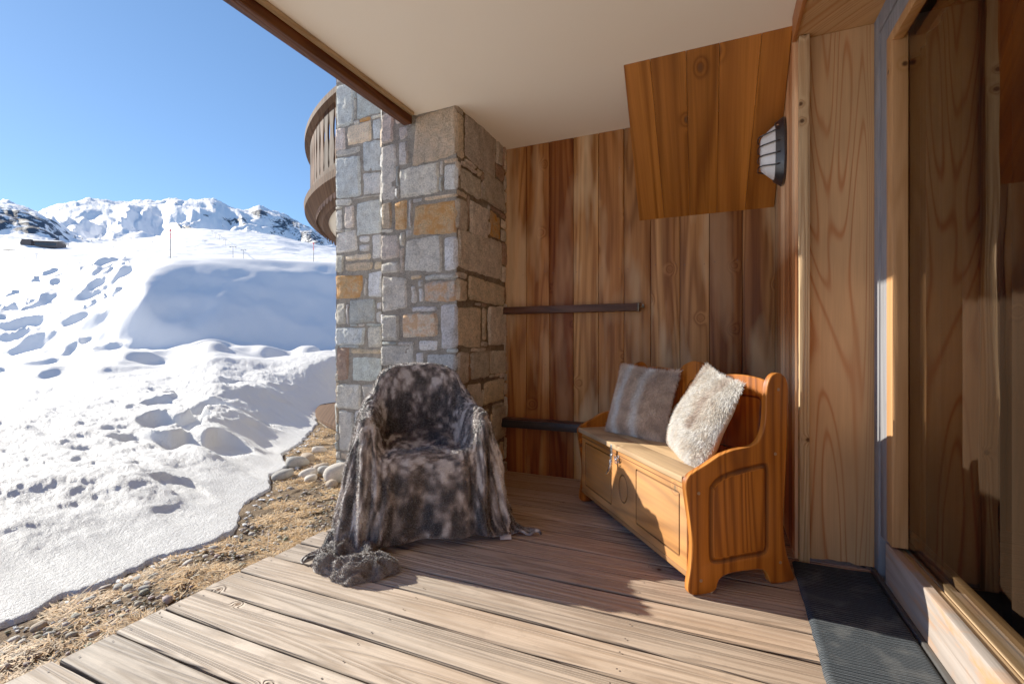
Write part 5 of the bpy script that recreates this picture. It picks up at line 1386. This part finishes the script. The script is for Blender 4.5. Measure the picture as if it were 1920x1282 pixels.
# ------------------------------------------------------------------ round balcony and terrace of the next house corner
BC = (-2.30, 8.15)
def balcony():
    o = empty('round_balcony', (BC[0], BC[1], 2.75), 0, 'round balcony with carved timber boards curving out behind the stone wall', 'balcony')
    A0, A1 = rad(95), rad(285)
    def ringprof(prof, n=120, a0=A0, a1=A1):
        vs = []; fs = []; m = len(prof)
        for i in range(n + 1):
            a = a0 + (a1 - a0) * i / n
            for (r, z) in prof: vs.append((r * math.cos(a), r * math.sin(a), z))
        for i in range(n):
            for k in range(m): fs.append((i * m + k, (i + 1) * m + k, (i + 1) * m + (k + 1) % m, i * m + (k + 1) % m))
        return vs, fs
    b = MB(); b.add(*ringprof([(0.1, .0), (4.12, .0), (4.12, .16), (0.1, .16)])); b.build('floor_slab', M_ceil, o, angle=40)
    b = MB(); b.add(*ringprof([(4.12, -.03), (4.20, -.05), (4.26, .02), (4.36, .06), (4.44, .09), (4.45, .17), (4.40, .20), (4.12, .20)]), (1, .95, .9), .4); b.build('rim', M_rim, o, angle=40)
    b = MB()
    n = 200
    for i in range(n):
        a = A0 + (A1 - A0) * i / n; da = (A1 - A0) / n
        if i % 2 == 0:
            vs = []
            for (aa, z) in ((a, .055), (a + da * 1.75, .055), (a + da * 1.7, .0), (a + da * 1.4, -.032), (a + da * .87, -.045), (a + da * .35, -.032), (a + da * .05, .0)):
                vs.append((4.29 * math.cos(aa), 4.29 * math.sin(aa), z))
            b.add(vs, [(0, 1, 2, 3, 4, 5, 6)], (2.2, 2.2, 2.4), .2)
    b.build('carved_frieze', M_rim, o)
    b = MB(); b.add(*ringprof([(4.26, 1.00), (4.44, 1.02), (4.44, 1.09), (4.26, 1.10)]), (1, 1, 1), .8); b.add(*ringprof([(4.33, .22), (4.38, .22), (4.38, .29), (4.33, .29)]), (.9, .9, .9), .7)
    b.build('handrail', M_rim, o, angle=40)
    rnd = random.Random(31)
    nb = 84
    for i in range(nb):
        a = A0 + (A1 - A0) * (i + .5) / nb
        if not (rad(140) < a < rad(284)): continue
        wv = .074; n = 16; b = MB(); vs = []; fs = []
        t = (-math.sin(a), math.cos(a)); r = 4.345
        for k in range(n + 1):
            z = .20 + .84 * k / n; h = wv * (1 - .42 * math.exp(-((k / n - .62) / .17) ** 2) - .22 * math.exp(-((k / n - .2) / .05) ** 2))
            for s in (-1, 1):
                for rr_ in (r, r + .022): vs.append((rr_ * math.cos(a) + s * h * t[0], rr_ * math.sin(a) + s * h * t[1], z))
        for k in range(n):
            q = k * 4
            fs += [(q, q + 2, q + 6, q + 4), (q + 1, q + 5, q + 7, q + 3), (q, q + 4, q + 5, q + 1), (q + 2, q + 3, q + 7, q + 6)]
        g = rnd.uniform(.45, 1.7)
        b.add(vs, fs, (g, g, g), rnd.random()); b.build('railing_board', M_balc, o)
    b = MB()
    vs = []; n = 60
    for z in (-2.9, 5.5):
        for i in range(n): a = 2 * PI * i / n; vs.append((2.6 * math.cos(a) + .8, 2.6 * math.sin(a), z))
    b.add(vs, [(i, (i + 1) % n, n + (i + 1) % n, n + i) for i in range(n)], (.4, .37, .33)); b.build('tower_wall', M_stone, o, smooth=True)
    b = MB(); b.add(*ringprof([(0.1, 3.28), (4.30, 3.28), (4.47, 3.30), (4.47, 3.5), (0.1, 3.9)]), (.4, .4, .4)); b.build('roof_eave', M_balc, o, angle=40)
    t_ = empty('round_terrace', (BC[0], BC[1], 0), 0, 'pale round timber terrace with stone edge beyond the stone wall', 'terrace')
    b = MB()
    vs, fs = ringprof([(3.6, -.04), (3.6, .012), (4.28, .012), (4.30, .004), (4.30, -.04)], 140, rad(120), rad(300)); b.add(vs, fs, (1.15, 1.15, 1.15), .4); b.build('boards', M_rim, t_, angle=40)
    b = MB(); rnd = random.Random(77)
    a = rad(170)
    while a < rad(270):
        da = rnd.uniform(.05, .09)
        vs = []
        for aa in (a, a + da - .006):
            for r_, z in ((4.05, -.045), (4.05, -.19), (4.27 + rnd.uniform(-.01, .01), -.19), (4.27 + rnd.uniform(-.012, .012), -.045)): vs.append((r_ * math.cos(aa), r_ * math.sin(aa), z))
        b.add(vs, [(0, 1, 2, 3), (4, 7, 6, 5), (3, 2, 6, 7), (0, 3, 7, 4), (0, 4, 5, 1)], (.55, .5, .43)); a += da
    b.build('edging_stones', M_stone, t_)
balcony()

# ------------------------------------------------------------------ things far out on the snow
def hit(px, y, d0=40, d1=2500):
    """walk out from the camera's side until the ground reaches this elevation"""
    for k in range(900):
        dist = d0 * (d1 / d0) ** (k / 900)
        p = ground_at(px, dist)
        d = -p.x * CS + p.y * CC
        if 641 - 882 * (p.z - 1) / d <= y: return p, d
    return p, d
def far_things():
    rnd = random.Random(5)
    M_pole = plain('pole_dark', (.10, .10, .11), .5); M_red = plain('pole_red', (.75, .03, .08), .5); M_steel = plain('pylon_steel', (.20, .21, .23), .5, .3)
    for px, yb, yt, d0, lab in ((319.5, 484, 430, 30, 'tall piste marker pole with red top, the one nearer the middle of the snowfield'), (588, 490, 455, 40, 'piste marker pole with red top standing close to the balcony')):
        p = ground_at(px, d0); d = -p.x * CS + p.y * CC; ztop = 1 + (641 - yt) / 882 * d
        o = empty('marker_pole', (p.x, p.y, p.z - .2), 0, lab, 'pole', 'piste marker poles'); H = ztop - p.z + .2
        b = MB(); b.tube([(0, 0, 0), (0, 0, H * .97)], .028, 8); b.build('pole', M_pole, o, smooth=True)
        b = MB(); b.tube([(0, 0, H * .94), (0, 0, H)], .06, 10); b.tube([(0, 0, H * .72), (0, 0, H * .9)], .031, 8); b.build('red_sleeve', M_red, o, smooth=True)
    tops = []
    pyl = [(437, 484, 463, 'largest T-shaped ski lift pylon on the near white slope'), (457, 485, 474, 'short lift pylon right of the largest one'), (423, 462, 450, 'second lift pylon up the slope from the largest'),
           (412, 451, 441, 'third lift pylon up the line'), (405, 446, 437, 'fourth lift pylon up the line'), (398, 441, 433, 'top lift pylon just under the crest of the white slope'),
           (47, 487, 476, 'lift pylon on the flat below the dark chalet'), (69, 487, 476, 'straight lift pylon right below the chalet end'), (22, 485, 478, 'small lift pylon farthest left on the flat'), (83, 475, 467, 'dark lift pylon just below the chalet')]
    for i, (px, yb, yt, lab) in enumerate(pyl):
        p, d = hit(px, yb, 62, 600); H = max(1.5, (yb - yt) / 882 * d)
        o = empty('lift_pylon', (p.x, p.y, p.z - .3), rad(25), lab, 'lift pylon', 'ski lift pylons'); H += .3
        k = H * .018
        b = MB(); b.tube([(0, 0, 0), (0, 0, H)], [k * 1.3, k], 8); b.build('mast', M_steel, o)
        b = MB(); b.box(-H * .24, H * .24, -k, k, H - k * 2, H); b.box(-H * .26, -H * .18, -k * 2, k * 2, H - k * 4, H - k * 1.5); b.box(H * .18, H * .26, -k * 2, k * 2, H - k * 4, H - k * 1.5); b.build('crossarm', M_steel, o)
        tops.append(Vector((p.x, p.y, p.z - .3 + H)))
    b = MB()
    ln = [tops[0], tops[2], tops[3], tops[4], tops[5]]
    pts = []
    for a, c in zip(ln[:-1], ln[1:]):
        for k in range(6): t = k / 6; pts.append(a.lerp(c, t) - Vector((0, 0, 1.2 * t * (1 - t))))
    pts.append(ln[-1]); b.tube([q[:] for q in pts], .05, 5)
    tag(b.build('lift_cable', M_steel), 'thin steel lift cable strung over the pylons up the white slope', 'cable')
    # long dark chalet under snow
    p0, d0 = hit(38, 459, 120, 700); p1 = ground_at(106, d0 * 1.02)
    o = empty('chalet', (p0.x, p0.y, p0.z - 1), math.atan2(p1.y - p0.y, p1.x - p0.x), 'long low dark timber chalet with snowy roof at the foot of the rocky hill', 'building')
    L = math.hypot(p1.x - p0.x, p1.y - p0.y); h = 11 / 882 * d0 + 1
    b = MB(); b.box(0, L, 0, 9, 0, h * .8); b.box(L * .08, L * .35, -1.5, 0, 0, h * .95); b.build('wall', plain('dark_chalet_wood', (.05, .035, .03), .7), o)
    b = MB(); b.add([(-1, -1.6, h * .8), (L + 1, -1.6, h * .8), (L + 1, 4.5, h * 1.15), (-1, 4.5, h * 1.15), (-1, 10, h * .8), (L + 1, 10, h * .8)], [(0, 1, 2, 3), (3, 2, 5, 4)], (1, 1, 1)); b.build('roof', M_snow, o)
    for k in range(12):
        b = MB(); x = L * (k + .5) / 12; b.box(x - .9, x + .9, -.12, -.02, h * .3, h * .6); b.build('window', plain('dark_window', (.02, .02, .025), .2), o) if k in (0, 5, 6, 7, 8, 9, 10, 11) else None
    M_pine = plain('pine_needles', (.025, .045, .03), .8, 0, .3)
    labs = ['small dark pine right of the chalet on the snow', 'low dark pine at the chalet corner', 'tiny pine between the chalet and the next slope', 'pine just above the chalet roof line', 'lone pine out on the sunlit flat', 'small pine right of the lone one', 'pine low on the slope below the central peak', 'tiny pine beside the tall marker pole']
    for (px, yb, s), lab in zip([(128, 462, 1.), (115, 461, .8), (140, 449, 1.2), (110, 450, .7), (154, 451, .7), (172, 453, .6), (212, 464, .7), (286, 456, .6)], labs):
        p, d = hit(px, yb, 120, 900); H = s * 6.0 / 882 * d
        o = empty('pine_tree', (p.x, p.y, p.z - .1 * H), 0, lab, 'tree', 'scattered pines on the snow')
        b = MB(); b.tube([(0, 0, 0), (0, 0, H)], [H * .04, H * .005], 6, (.4, .3, .2)); b.build('trunk', M_darkwood, o)
        b = MB()
        for q in range(90):
            t = rnd.random() ** .8; a = rnd.uniform(0, 6.28); r = (1 - t) * H * .30 * rnd.uniform(.6, 1.1); z = H * (.12 + .88 * t)
            c, s_ = math.cos(a), math.sin(a); w_ = H * .05
            b.add([(0, 0, z + .02 * H), (r * c - w_ * s_, r * s_ + w_ * c, z - .09 * H), (r * c * 1.15, r * s_ * 1.15, z - .06 * H), (r * c + w_ * s_, r * s_ - w_ * c, z - .09 * H)], [(0, 1, 2, 3)])
        b.build('crown', M_pine, o)
far_things()
